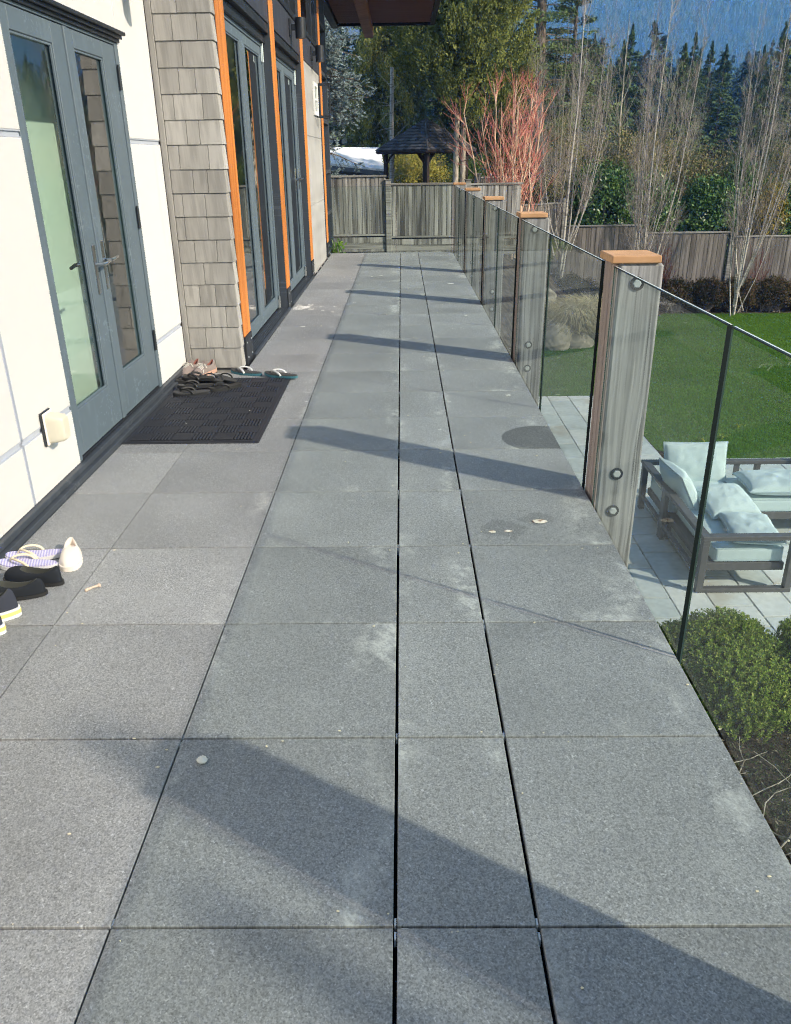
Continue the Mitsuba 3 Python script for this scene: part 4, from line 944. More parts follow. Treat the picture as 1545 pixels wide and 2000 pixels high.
# ------------------------------------------------------------------ fences
rf = np.random.default_rng(14)
def fence_run(key, A, B, zb, zt, bw_, fm, posts=True, kick=True, slope=0.0):
    A, B = np.array(A, float), np.array(B, float); Lr = np.linalg.norm(B - A); rz = math.atan2(*(B - A)[::-1])
    pl = dict(loc=(A[0], A[1], 0), rz=rz)
    x = 0
    while x < Lr - .02:
        w = min(bw_ * rf.uniform(.82, 1.12), Lr - x)
        put(key + '__board', move(box(x + .004, x + w - .004, -.012 + rf.uniform(-.007, .007), .012, zb + (.36 if kick else .06) + rf.uniform(-.006, .006), zt - .045, .003), **pl), fm, tone=rf.uniform(0, 1) if fm == 'm_fence_0' else rf.uniform(.3, .7))
        x += w
    put(key + '__cap_rail', move(box(-.02, Lr + .02, -.045, .045, zt - .04, zt, .004), **pl), 'm_fence_rail')
    put(key + '__rail', move(box(0, Lr, .014, .05, zt - .16, zt - .07, .003), **pl), 'm_fence_rail')
    if kick:
        put(key + '__rail', move(box(0, Lr, -.045, .030, zb + .32, zb + .358, .003), **pl), 'm_fence_rail')
        put(key + '__kick_board', move(box(0, Lr, -.012, .012, zb + .165, zb + .292, .003), **pl), 'm_fence_1')
        put(key + '__kick_board', move(box(0, Lr, -.018, .006, zb + .03, zb + .160, .003), **pl), 'm_fence_rail')
        put(key + '__rail', move(box(0, Lr, -.035, .02, zb - .03, zb + .025, .003), **pl), 'm_fence_0')
    if posts:
        for xx in ([0, Lr] if posts == 2 else [0]):
            put(key + '__post', move(box(xx - .06, xx + .06, -.075, .055, zb - .4, zt + .06, .006), **pl), 'm_fence_rail')
            put(key + '__post_cap', move(box(xx - .075, xx + .075, -.09, .07, zt + .061, zt + .085, .006), **pl), 'm_fence_rail')
k = thing('board_fence', 'grey weathered board fence with kick boards behind the far end of the deck', 'fence')
fence_run(k, (-1.95, 19.5), (-.36, 19.5), -.45, 1.165, .105, 'm_fence_0', posts=False)
fence_run(k, (-.30, 19.5), (1.42, 19.5), -.50, .99, .10, 'm_fence_0', posts=1)
fence_run(k, (1.50, 19.5), (2.75, 19.7), -.55, .97, .11, 'm_fence_0', posts=1)
k = thing('board_fence', 'board fence stepping down behind the red twigged shrub', 'fence')
fence_run(k, (1.9, 21.6), (3.02, 22.3), -.9, 1.06, .12, 'm_gfence', posts=1, kick=False)
fence_run(k, (3.08, 22.4), (4.40, 23.3), -1.4, .36, .12, 'm_gfence', posts=2, kick=False)
k = thing('board_fence', 'long brown grey board fence stepping down behind the bare birches', 'fence')
fence_run(k, (4.48, 23.4), (6.62, 23.5), -2.15, -.25, .13, 'm_gfence', posts=1, kick=False)
fence_run(k, (6.70, 23.5), (9.12, 23.5), -2.35, -.46, .13, 'm_gfence', posts=1, kick=False)
fence_run(k, (9.20, 23.5), (11.7, 23.5), -2.45, -.58, .13, 'm_gfence', posts=1, kick=False)
fence_run(k, (11.78, 23.5), (14.4, 23.5), -2.5, -.70, .13, 'm_gfence', posts=2, kick=False)

# ------------------------------------------------------------------ gazebo
k = thing('gazebo', 'dark wooden gazebo with a shingled pyramid roof beyond the fence', 'gazebo')
GC, HD, ZE, ZP = np.array([.80, 28.2]), 1.58, 1.74, 2.62
cor = [GC + HD * np.array(d) for d in ((-1, 0), (0, -1), (1, 0), (0, 1))]
ap = np.array([*GC, ZP]); rgz = np.random.default_rng(3)
base_v = np.array([[*c, ZE - .01] for c in cor] + [ap - [0, 0, .02]])
put(k + '__roof', (base_v, np.array([[0, 1, 4], [1, 2, 4], [2, 3, 4], [3, 0, 4], [2, 1, 0], [3, 2, 0]])), 'm_roof_dark')
for fi in range(4):
    a, b_ = np.array([*cor[fi], ZE]), np.array([*cor[(fi + 1) % 4], ZE])
    mid = (a + b_) / 2; up_ = unit(ap - mid); al = unit(b_ - a); nn = unit(np.cross(al, up_)); H_ = np.linalg.norm(ap - mid); Wd = np.linalg.norm(b_ - a)
    if nn[2] < 0: nn = -nn
    rows = 10
    for rI in range(rows):
        h0, h1 = rI * H_ / rows, (rI + 1.25) * H_ / rows
        wdt = Wd * (1 - h0 / H_) + .06
        x = -wdt / 2 + (rI % 2) * .07 - .02
        while x < wdt / 2:
            w = min(.19 * rgz.uniform(.8, 1.2), wdt / 2 - x)
            if w > .04:
                hh1 = min(h1, H_ * .99); lim = lambda xx, hh: float(np.clip(xx, -Wd / 2 * (1 - hh / H_) - .03, Wd / 2 * (1 - hh / H_) + .03))
                t0 = .036 + rgz.uniform(0, .018)
                q = [(lim(x + .004, h0), h0 - .03, .003), (lim(x + w - .004, h0), h0 - .03 + rgz.uniform(-.012, .012), .003), (lim(x + w - .004, hh1), hh1, .002), (lim(x + .004, hh1), hh1, .002)]
                v = np.array([mid + al * u + up_ * w_ + nn * e for u, w_, e in q] + [mid + al * u + up_ * w_ + nn * (e + (t0 if i < 2 else .003)) for i, (u, w_, e) in enumerate(q)])
                f = np.array([[4, 5, 6], [4, 6, 7], [0, 1, 5], [0, 5, 4], [1, 2, 6], [1, 6, 5], [3, 0, 4], [3, 4, 7], [0, 3, 2], [0, 2, 1]])
                put(k + '__roof__shingle', (v, f), 'm_roof_dark', color=np.tile(np.array([.088, .084, .086]) * rgz.uniform(.55, 1.5), (len(v), 1)))
            x += w + .001
for i, c in enumerate(cor):
    put(k + '__ridge', tube([[*c, ZE + .02], ap + [0, 0, .03]], .030, 6), 'm_roof_dark')
    pc = GC + (c - GC) * .82
    put(k + '__post', move(box(-.055, .055, -.055, .055, -1.2, ZE - .11, .006), (*pc, 0), PI / 4), 'm_gazebo')
    d = unit(np.array(cor[(i + 1) % 4]) - c)
    for dd, cc_ in ((d, pc), (unit(np.array(cor[i - 1]) - c), pc)):
        put(k + '__brace', tubes(np.array([[[*(cc_), ZE - .42], [*(cc_ + dd * .34), ZE - .08]]]), np.full((1, 2), .045), 4), 'm_gazebo')
    e0, e1 = c, cor[(i + 1) % 4]
    put(k + '__eave', tubes(np.array([[[*e0, ZE - .05], [*e1, ZE - .05]]]), np.full((1, 2), .055), 4), 'm_gazebo')

# ------------------------------------------------------------------ neighbour's outbuilding
k = thing('outbuilding', 'low neighbouring building with a white metal roof left of the gazebo', 'building')
def quadslab(p, t):
    p = np.array(p, float); v = np.vstack([p, p - [0, 0, t]])
    return v, np.array([[0, 1, 2], [0, 2, 3], [6, 5, 4], [7, 6, 4], [0, 4, 5], [0, 5, 1], [1, 5, 6], [1, 6, 2], [2, 6, 7], [2, 7, 3], [3, 7, 4], [3, 4, 0]])
put(k + '__roof', quadslab([(-4.4, 30, 1.60), (-.56, 30, 1.17), (-.80, 33.6, 1.90), (-4.4, 33.6, 1.98)], .08), 'm_metal_roof')
put(k + '__wall', box(-4.2, -.95, 30.5, 33.2, -1, 1.10), 'm_house_wall')
put(k + '__fascia', quadslab([(-4.4, 29.975, 1.53), (-.56, 29.975, 1.10), (-.56, 29.995, 1.10), (-4.4, 29.995, 1.53)], .14), 'm_house_wall')
for x in (-3.4, -2.0, -.98): put(k + '__post', box(x, x + .10, 30.1, 30.2, -1, 1.02, .01), 'm_white_paint')
put(k + '__garage_door', box(-1.85, -1.08, 30.46, 30.498, -1, .86), 'm_white_paint')
put(k + '__garage_door', box(-3.25, -2.1, 30.46, 30.498, -1, .78), 'm_metal_roof')
k = thing('neighbour_house', 'pale house far behind the blue spruce', 'house')
put(k + '__wall', box(-6.5, -2.4, 52, 58, -1, 3.2), 'm_white_paint')
put(k + '__window', join(box(-4.0, -3.5, 51.95, 51.998, 1.6, 2.6), box(-3.2, -2.8, 51.95, 51.998, 1.6, 2.6)), 'm_black')
put(k + '__roof', quadslab([(-7, 51.4, 3.2), (-2.0, 51.4, 3.2), (-2.0, 55, 5.0), (-7, 55, 5.0)], .15), 'm_roof_dark')
# ------------------------------------------------------------------ vegetation
def trunk_pts(x, y, zb, h, lean=(0, 0), K=8, r=None, wob=.02):
    t = np.linspace(0, 1, K); r = r or np.random.default_rng(1)
    return np.c_[x + lean[0] * t + wob * r.normal(size=K).cumsum() * .5, y + lean[1] * t, zb + h * t]
def conifer(name, label, cat, x, y, zb, h, rad, pal, seed, nb=170, per=46, droop=-.10, leafL=.16, leafW=.035, z0=.06, lean=(0, 0), group=None, tr=None, power=.75, spread=.26, tips_up=.0, trunk_mat='m_bark', ymax=None, visible_top=None, min_len=.012, sag=0.0):
    r = np.random.default_rng(seed); k = thing(name, label, cat, group)
    tr = tr or h * .011 + .04
    tp = trunk_pts(x, y, zb, h, lean, r=r)
    put(k + '__trunk', tubes(tp[None], np.linspace(tr, tr * .12, 8)[None], 8), trunk_mat, True)
    f = z0 + (1 - z0) * r.random(nb) ** .9
    if visible_top: f = z0 + (min(1, (visible_top - zb) / h) - z0) * r.random(nb)
    az = r.uniform(0, 2 * PI, nb)
    L = rad * np.maximum((1 - f) ** power, min_len) * r.uniform(.65, 1.12, nb)
    d = np.stack([np.cos(az), np.sin(az), np.full(nb, .12)], 1); d[:, 2] += .25 * f
    bp = np.stack([np.interp(f, np.linspace(0, 1, 8), tp[:, c]) for c in range(3)], 1)
    K = 6; pts = [bp]; cur = bp.copy(); dd = unit(d)
    for i in range(K - 1):
        cur = cur + dd * (L / (K - 1))[:, None]; pts.append(cur)
        dd = unit(dd + [0, 0, droop if i < 3 else tips_up] + .06 * r.normal(size=dd.shape))
    B = np.stack(pts, 1)
    put(k + '__branch', tubes(B, (np.clip(.006 + .009 * L, .006, .05))[:, None] * np.linspace(1, .2, K)[None], 4), trunk_mat)
    n = nb * per; bi = np.repeat(np.arange(nb), per)
    t = .12 + .88 * r.random(n) ** .7; xx = t * (K - 1); i0 = np.clip(xx.astype(int), 0, K - 2); fr_ = (xx - i0)[:, None]
    P = B[bi, i0] * (1 - fr_) + B[bi, i0 + 1] * fr_
    tg = unit(B[bi, i0 + 1] - B[bi, i0]); lat = unit(np.cross(tg, [0, 0, 1.0])); s = r.choice([-1, 1], n)[:, None]
    off = (r.random(n) ** 1.2 * spread * L[bi] * (1.15 - t))[:, None]
    P = P + lat * s * off + tg * off * .6 + np.c_[np.zeros((n, 2)), -sag * r.random(n) - .04 * r.normal(size=n)]
    D_ = unit(tg * .8 + lat * s * .7 + .35 * r.normal(size=(n, 3)) + [0, 0, -sag * 2.2])
    put(k + '__foliage', leaves(P, D_, leafL * (.32 + .68 * (1 - f[bi])) * r.uniform(.6, 1.3, n), leafW * (.4 + .6 * (1 - f[bi])) * r.uniform(.7, 1.3, n), r, N=d[bi] * .55 + [0, 0, .7] + .45 * r.normal(size=(n, 3))), 'm_needle', False, color=tint(n, pal, r, jitter=.16))
    return k
def shrub(name, label, cat, x, y, zb, rx_, ry_, h, pal, seed, n=16000, L=.09, W=.045, nc=260, m_='m_leaf', up=.4, group=None, spread=.12, stem='m_twig', floor=-.5):
    r = np.random.default_rng(seed); k = thing(name, label, cat, group)
    dcl = unit(r.normal(size=(nc, 3))); dcl[:, 2] = np.where(dcl[:, 2] < floor, -dcl[:, 2], dcl[:, 2])
    rad = (.62 + .5 * meshkit.fbm(dcl * 1.8 + seed, 3, seed)) * r.uniform(.72, 1.08, nc)
    cen = np.array([x, y, zb + h * .48]) + dcl * rad[:, None] * [rx_, ry_, h * .55]
    ci = r.integers(0, nc, n); P = cen[ci] + r.normal(size=(n, 3)) * spread
    P[:, 2] = np.maximum(P[:, 2], zb)
    D_ = unit(dcl[ci] * .6 + [0, 0, up] + .8 * r.normal(size=(n, 3)))
    put(k + '__foliage', leaves(P, D_, L * r.uniform(.6, 1.3, n), W * r.uniform(.7, 1.25, n), r, N=dcl[ci] + [0, 0, .25] + .55 * r.normal(size=(n, 3))), m_, False, color=tint(n, pal, r, jitter=.18))
    ns = 36; b0 = np.c_[x + .2 * rx_ * r.normal(size=ns), y + .2 * ry_ * r.normal(size=ns), np.full(ns, zb - .05)]; tp = cen[r.integers(0, nc, ns)]
    t = np.linspace(0, 1, 5)[None, :, None]
    put(k + '__stem', tubes(b0[:, None] * (1 - t) + tp[:, None] * t + .04 * r.normal(size=(ns, 5, 3)), np.full((ns, 1), .018) * np.linspace(1, .3, 5)[None], 4), stem)
    return k

# blue spruce beside the house corner
BLUE = [(.34, .43, .46), (.20, .27, .28), (.46, .55, .58), (.15, .21, .20), (.26, .34, .35), (.14, .19, .18)]
def spruce():
    r = np.random.default_rng(41); x, y, zb, h = -2.15, 22.6, -.5, 10.5
    k = thing('blue_spruce', 'blue spruce with pale silvery needle tips beside the far corner of the house', 'spruce tree')
    tp = trunk_pts(x, y, zb, h, r=r, wob=.01)
    put(k + '__trunk', tubes(tp[None], np.linspace(.17, .03, 8)[None], 8), 'm_bark', True)
    nb = 150; f = np.where(r.random(nb) < .13, r.uniform(.08, .27, nb), r.uniform(.27, .68, nb)); az = r.uniform(-2.3, 1.35, nb)
    L = np.clip(1.95 * (1 - f) ** .75, .3, 1.75) * r.uniform(.6, 1.05, nb)
    d = np.stack([np.cos(az), np.sin(az), np.full(nb, .05)], 1)
    cur = np.c_[np.full(nb, x), np.full(nb, y), zb + h * f]; pts = [cur]; dd = unit(d)
    for i in range(6):
        cur = cur + dd * (L / 6)[:, None]; pts.append(cur); dd = unit(dd + [0, 0, -.10 if i < 3 else .12] + .06 * r.normal(size=dd.shape))
    B = np.stack(pts, 1); R = (.010 + .012 * L)[:, None] * np.linspace(1, .25, 7)[None]
    Q, QR = grow(r, B, R, 11, .25, 1.0, .55, .75, .02, .008, K=4, wob=.06)
    Q[:, :, 2] -= (.12 * np.linspace(0, 1, 4) ** 2)[None] * np.abs(Q[:, -1:, 0] - Q[:, :1, 0]).clip(0, 1)
    put(k + '__branch', join(tubes(B, R, 5), tubes(Q, QR, 3)), 'm_bark')
    per = 40; n = len(Q) * per; bi = np.repeat(np.arange(len(Q)), per)
    t = .15 + .85 * r.random(n); xx = t * 3; i0 = np.clip(xx.astype(int), 0, 2); ff = (xx - i0)[:, None]
    P = Q[bi, i0] * (1 - ff) + Q[bi, i0 + 1] * ff; tg = unit(Q[bi, i0 + 1] - Q[bi, i0])
    side = unit(np.cross(tg, unit(r.normal(size=(n, 3))))); side[:, 2] = np.abs(side[:, 2]) * .8 + .2 * side[:, 2]
    put(k + '__foliage', leaves(P + side * .022, tg * .55 + side, r.uniform(.05, .085, n), r.uniform(.012, .02, n), r, N=unit(np.c_[P[:, :2] - [x, y], np.full(n, .6)]) + .4 * r.normal(size=(n, 3))), 'm_needle', False, color=tint(n, BLUE, r, jitter=.14))
spruce()
# weeping cedar with hanging sprays
def cedar(label, x, y, zb, rad, ztop, seed, pal, ns=1700, per=30, name='weeping_cedar', Ls=(.45, 1.2)):
    r = np.random.default_rng(seed); k = thing(name, label, 'cedar tree')
    tp = trunk_pts(x, y, zb, ztop - zb + 2, r=r)
    put(k + '__trunk', tubes(tp[None], np.linspace(.22, .05, 8)[None], 8), 'm_bark_pale', True)
    nb = 70; f = r.uniform(.12, 1, nb); az = r.uniform(0, 2 * PI, nb); L = rad * (1.05 - .35 * f) * r.uniform(.6, 1.1, nb)
    t = np.linspace(0, 1, 6)[None]
    B = np.stack([x + np.cos(az)[:, None] * L[:, None] * t, y + np.sin(az)[:, None] * L[:, None] * t, (zb + (ztop - zb) * f)[:, None] + .25 * L[:, None] * np.sin(t * PI) - .25 * L[:, None] * t ** 2], -1)
    put(k + '__branch', tubes(B, np.full((nb, 1), .03) * np.linspace(1, .25, 6)[None], 4), 'm_bark')
    bi = r.integers(0, nb, ns); tt = .2 + .8 * r.random(ns) ** .6; xx = tt * 5; i0 = np.clip(xx.astype(int), 0, 4); ff = (xx - i0)[:, None]
    S = B[bi, i0] * (1 - ff) + B[bi, i0 + 1] * ff + .10 * r.normal(size=(ns, 3))
    Lh = r.uniform(*Ls, ns)
    n = ns * per; si = np.repeat(np.arange(ns), per); u = r.random(n)
    out = unit(np.c_[S[:, :2] - [x, y], np.zeros(ns)])
    P = S[si] + np.c_[out[si, :2] * (.18 * np.sin(u * 2))[:, None], -u * Lh[si]] + (.10 * (1 - .55 * u))[:, None] * r.normal(size=(n, 3)) * [1, 1, .3]
    D_ = unit(np.c_[r.normal(size=(n, 2)) * .42, np.full(n, -1.0)] + .2 * out[si])
    nk = 9000; u3 = unit(r.normal(size=(nk, 3))) * (r.random((nk, 1)) ** .4)
    put(k + '__inner_foliage', leaves(np.array([x, y, (zb + ztop) / 2 + .9]) + u3 * [rad * .5, rad * .5, (ztop - zb) * .44], r.normal(size=(nk, 3)), r.uniform(.14, .26, nk), r.uniform(.06, .12, nk), r), 'm_needle', False, color=tint(nk, pal, r, jitter=.2))
    put(k + '__foliage', leaves(P, D_, r.uniform(.08, .16, n), r.uniform(.020, .036, n), r, N=out[si] + .55 * r.normal(size=(ns, 3))[si] + .3 * r.normal(size=(n, 3))), 'm_needle', False, color=tint(n, pal, r, jitter=.2))
cedar('tall olive green cedar with hanging sprays between the blue spruce and the gazebo', -.55, 37, -.7, 2.1, 9.0, 43, [(.19, .205, .055), (.135, .165, .05), (.25, .25, .08), (.09, .115, .038)], ns=3300, Ls=(.3, .9))
cedar('dark green cedar behind the gazebo roof and the twin trunks', 2.6, 36, -.8, 2.4, 8.5, 44, [(.085, .11, .036), (.06, .082, .028), (.11, .13, .045)], ns=1900, Ls=(.3, .9))
r = np.random.default_rng(45)
k = thing('leafless_tree', 'slim pale bare trunk standing left of the gazebo roof', 'tree trunk')
tp = trunk_pts(-.34, 29.4, -.8, 5.0, (.06, 0), r=r, wob=.015)
put(k + '__trunk', tubes(tp[None], np.linspace(.085, .06, 8)[None], 8), 'm_birch', True)
Q, QR = grow(r, tp[None], np.linspace(.12, .085, 8)[None], 26, .25, 1, 1.5, 1.2, -.10, .011, K=6, wob=.05)
put(k + '__branch', tubes(Q, QR, 4), 'm_bark_pale')
# dense cypress on twin trunks
def cypress():
    r = np.random.default_rng(46); k = thing('twin_trunk_cypress', 'big dense olive green cypress on two bare trunks beside the gazebo', 'cypress tree')
    for (x, y, l) in ((1.60, 26.4, .12), (1.86, 26.5, .05)):
        put(k + '__trunk', tubes(trunk_pts(x, y, -1.2, 4.6, (l, .2), r=r, wob=.012)[None], np.linspace(.115, .06, 8)[None], 9), 'm_bark_pale', True)
    tp = trunk_pts(1.75, 26.45, 1.2, 3, (.1, .1), r=r)
    Q, QR = grow(r, tp[None], np.linspace(.1, .1, 8)[None], 40, 0, 1, 1.9, 1.25, .10, .014, K=6, wob=.07)
    put(k + '__branch', tubes(Q, QR, 4), 'm_bark')
    nc = 640
    z = r.uniform(0, 1, nc) ** .9; az = r.uniform(0, 2 * PI, nc)
    lump_ = .58 + .80 * meshkit.fbm(np.stack([np.cos(az) * 1.6, np.sin(az) * 1.6, z * 5.5], -1), 3, 6)
    prof = np.interp(z, [0, .08, .3, .7, 1], [.55, .85, 1.0, .95, .35])
    rad = 1.80 * prof * lump_ * np.where(r.random(nc) < .72, r.uniform(.85, 1.05, nc), r.uniform(.2, .85, nc))
    zc = 2.75 + 6.2 * z + .5 * np.cos(az - 2.6) * (1 - z)
    cen = np.stack([1.82 + np.cos(az) * rad, 26.6 + np.sin(az) * rad, zc], -1)
    out = np.stack([np.cos(az), np.sin(az), np.zeros(nc)], -1)
    per = 210; n = nc * per; ci = np.repeat(np.arange(nc), per)
    u = r.random(n) ** .8; ax = unit(out * .55 + [0, 0, 1.0] + .22 * r.normal(size=(nc, 3)))
    Ls = r.uniform(.5, .95, nc)
    wd = (.125 * (1.1 - u) + .012)[:, None]
    P = cen[ci] + ax[ci] * (u * Ls[ci])[:, None] + wd * r.normal(size=(n, 3))
    D_ = unit(ax[ci] + .55 * r.normal(size=(n, 3)))
    pal = [(.20, .225, .06), (.145, .175, .05), (.26, .275, .08), (.11, .135, .042)]
    nk = 16000; u3 = unit(r.normal(size=(nk, 3))) * (r.random((nk, 1)) ** .4)
    put(k + '__inner_foliage', leaves(np.array([1.82, 26.6, 6.0]) + u3 * [1.25, 1.25, 3.3], r.normal(size=(nk, 3)), r.uniform(.14, .26, nk), r.uniform(.06, .12, nk), r), 'm_needle', False, color=tint(nk, pal, r, jitter=.18))
    put(k + '__foliage', leaves(P, D_, r.uniform(.055, .10, n), r.uniform(.022, .040, n), r, N=out[ci] + .75 * r.normal(size=(nc, 3))[ci] + .3 * r.normal(size=(n, 3))), 'm_needle', False, color=tint(n, pal, r, jitter=.18))
cypress()
DK = [(0.083, 0.128, 0.050), (0.114, 0.167, 0.062), (0.156, 0.197, 0.080), (0.062, 0.100, 0.042)]
conifer('tall_fir', 'tall dark fir with a visible grey trunk behind the red twigged shrub', 'fir tree', 4.95, 32, -1.2, 17, 3.4, DK, 47, nb=150, per=150, leafL=.24, leafW=.05, z0=.16, lean=(-.1, 0), tr=.27, visible_top=9, droop=-.12, spread=.32, sag=.10)
conifer('tall_fir', 'dark conifer leaning in at the top right edge of the photo', 'fir tree', 20.2, 42, -1.5, 17, 4.2, DK, 48, nb=150, per=120, leafL=.28, leafW=.06, z0=.10, visible_top=11, droop=-.06, spread=.34, sag=.08, trunk_mat='m_bark_pale')
# the row of conifers behind the gardens
rt = np.random.default_rng(12)
far = [(-6.0, 44, 14, 3.4), (-1.5, 50, 15, 3.4), (3.2, 47, 15, 3.6), (8.3, 44, 13.5, 3.6), (11.0, 52, 10.2, 3.0), (14.6, 58, 11.8, 3.2), (16.8, 54, 10.2, 3.0), (19.2, 60, 11.6, 3.1), (21.6, 61, 11.0, 3.0), (22.4, 54, 11.2, 2.9), (25.4, 64, 11.2, 3.2), (27.0, 60, 12.2, 3.2), (29.3, 66, 13.2, 3.4), (30.0, 58, 14.2, 3.4), (13.0, 66, 11.4, 3.2), (17.5, 72, 12.6, 3.4), (24.2, 74, 12.2, 3.4), (9.5, 60, 11.5, 3.2), (33.5, 66, 15.0, 3.6)]
far += [(q * 70 * rt.uniform(.9, 1.1), rt.uniform(62, 84), rt.uniform(9.5, 12.5), rt.uniform(2.8, 3.5)) for q in np.linspace(.10, .56, 15)]
for i, (x, y, h, rd_) in enumerate(far):
    conifer('forest_conifer', 'dark green conifer in the row of trees behind the garden hedge', 'conifer tree', x, y, float(terrain(x, y)) - .3, h, rd_ * 1.18, [(0.071, 0.125, 0.059), (0.096, 0.155, 0.071), (0.125, 0.178, 0.083), (0.054, 0.096, 0.050)] if i % 3 else [(0.125, 0.178, 0.072), (0.156, 0.197, 0.083), (0.094, 0.136, 0.062)], 60 + i, nb=260, per=32, leafL=.50, leafW=.15, z0=.04, group='conifers behind the garden hedge', spread=.30, droop=-.08, sag=.12, power=1.02)
r = np.random.default_rng(99); NF = 2200
fx = r.uniform(-60, 160, NF); fy = r.uniform(84, 300, NF)
kp = (fx / fy < .62) & (fx / fy > -.25); fx, fy = fx[kp], fy[kp]; fz = terrain(fx, fy)
fh = r.uniform(9, 15, len(fx)) * (1 + (fy - 78) / 260); fr2 = fh * r.uniform(.16, .22, len(fx))
per = 170; n = len(fx) * per; ti = np.repeat(np.arange(len(fx)), per)
f = r.random(n) ** .8; az = r.uniform(0, 2 * PI, n)
w = fr2[ti] * 1.35 * (1 - f) ** .8 * (.35 + .65 * r.random(n) ** .5) * (.7 + .5 * meshkit.noise(np.stack([az * 1.3, f * 9, ti * 3.7], -1), 3))
P = np.stack([fx[ti] + np.cos(az) * w, fy[ti] + np.sin(az) * w, fz[ti] + fh[ti] * (.03 + .97 * f) - .25 * w], -1)
D_ = unit(np.stack([np.cos(az), np.sin(az), np.full(n, -.45)], -1) + .3 * r.normal(size=(n, 3)))
kk = kind(put('far_forest', leaves(P, D_, r.uniform(.7, 1.6, n), r.uniform(.3, .6, n), r, np.tile([0, 0, 1.0], (n, 1)) + .5 * r.normal(size=(n, 3))), 'm_needle', False, color=tint(n, [(.055, .090, .048), (.075, .11, .055), (.04, .07, .042)], r, jitter=.15)), 'stuff')
labels[kk].update(label='far wood of dark conifers at the foot of the mountain', category='wood')

# evergreen shrubs behind the fences
LAU = [(0.056, 0.131, 0.028), (0.079, 0.166, 0.038), (0.044, 0.096, 0.025), (0.123, 0.193, 0.052)]
OLV = [(0.221, 0.209, 0.098), (0.294, 0.245, 0.134), (0.172, 0.209, 0.073), (0.343, 0.281, 0.172)]
T_ = lambda x, y: float(terrain(x, y))
for (nm, lb, x, y, rx_, ry_, h, pal, sd, n) in (
    ('laurel', 'glossy dark laurel behind the fence between the first and second birch', 5.95, 25.0, 1.25, 1.0, 3.6, LAU, 1, 15000),
    ('laurel', 'dark green laurel behind the fence left of the second birch stems', 7.3, 25.4, 1.0, .9, 3.3, LAU, 2, 13000),
    ('laurel', 'dark green laurel behind the fence between the second and third birch', 9.0, 25.2, 1.35, 1.0, 3.3, LAU, 3, 15000),
    ('laurel', 'dark laurel behind the fence to the right of the third birch', 11.3, 25.3, 1.3, 1.0, 3.2, LAU, 4, 14000),
    ('laurel', 'laurel behind the lower fence next to the red twigged shrub', 4.6, 25.4, 1.0, .9, 2.9, OLV, 5, 12000),
    ('brown_shrub', 'brownish olive shrub spilling over the top of the laurels left of centre birch', 6.9, 26.6, 1.9, 1.0, 4.3, OLV, 6, 16000),
    ('brown_shrub', 'brownish olive shrub topping the laurels between the right hand birches', 9.7, 26.7, 2.0, 1.0, 4.0, OLV, 7, 16000),
    ('dark_shrub', 'dark green shrub behind the gazebo on the right beside the twin trunks', 2.35, 29.5, 1.1, .9, 2.6, [(0.123, 0.196, 0.049), (0.172, 0.221, 0.073), (0.085, 0.147, 0.049)], 8, 12000),
    ('dark_shrub', 'dark mass of evergreen shrub behind the red twigged shrub', 3.4, 27.0, 1.2, 1.0, 3.3, [(0.049, 0.085, 0.035), (0.073, 0.111, 0.049), (0.098, 0.147, 0.049)], 9, 13000),
    ('laurel', 'dark laurel behind the fence between the right hand birches, set farther back', 10.3, 26.2, 1.3, 1.0, 3.7, LAU, 12, 13000),
    ('brown_shrub', 'olive brown shrub behind the laurel nearest the red twigged shrub', 4.9, 27.2, 1.7, 1.0, 4.2, OLV, 13, 15000),
    ('brown_shrub', 'olive brown shrub at the right behind the golden shrub', 12.3, 27.4, 1.8, 1.0, 4.2, OLV, 14, 15000),
    ('brown_shrub', 'brown twiggy shrub in the gap behind the second birch', 8.2, 27.8, 1.8, 1.0, 4.4, OLV, 15, 15000),
    ('arching_shrub', 'yellow green arching shrub seen under the gazebo roof', .45, 31.0, 1.6, 1.2, 2.7, [(0.368, 0.343, 0.073), (0.245, 0.270, 0.062), (0.466, 0.392, 0.098)], 10, 15000),
    ('golden_shrub', 'golden yellow leafed shrub behind the fence at the third birch', 10.6, 24.6, .55, .5, 3.4, [(.30, .22, .03), (.24, .19, .05), (.34, .24, .06)], 11, 5000)):
    shrub(nm, lb, 'shrub', x, y, T_(x, y) - .1, rx_, ry_, h, pal, 100 + sd, n=n, L=.11 if pal is LAU else .075, W=.05 if pal is LAU else .03, m_='m_gloss_leaf' if pal is LAU else 'm_needle')
shrub('columnar_evergreen', 'dark columnar evergreen at the right photo edge behind the fence', 'shrub', 12.75, 25.5, -2.4, .75, .75, 6.4, [(0.038, 0.088, 0.025), (0.061, 0.114, 0.035)], 131, n=22000, L=.07, W=.03, nc=500, up=1.0)
for i, x in enumerate((7.55, 8.45, 9.35, 10.3, 11.3, 12.3)):
    shrub('low_hedge_shrub', 'low bronze green hedge shrub at the foot of the long fence', 'shrub', x, 22.75, -2.52, .62, .46, .86, [(.085, .070, .040), (.12, .075, .045), (.055, .065, .025), (.16, .125, .08)], 140 + i, n=8500, L=.06, W=.03, nc=170, spread=.06, group='low hedge along the fence')
shrub('low_golden_shrub', 'low lime green shrub on the bank seen through the third glass pane', 'shrub', 3.50, 21.9, T_(3.50, 21.9) - .05, .62, .42, .72, [(.26, .30, .05), (.20, .25, .05)], 151, n=5000, L=.05, W=.02, spread=.05)
shrub('green_shoot', 'small bright green shoot at the far left corner of the deck', 'plant', -1.13, 15.0, -1.35, .10, .10, 1.62, [(.30, .42, .06), (.22, .34, .05)], 152, n=420, L=.09, W=.035, nc=30, spread=.05)
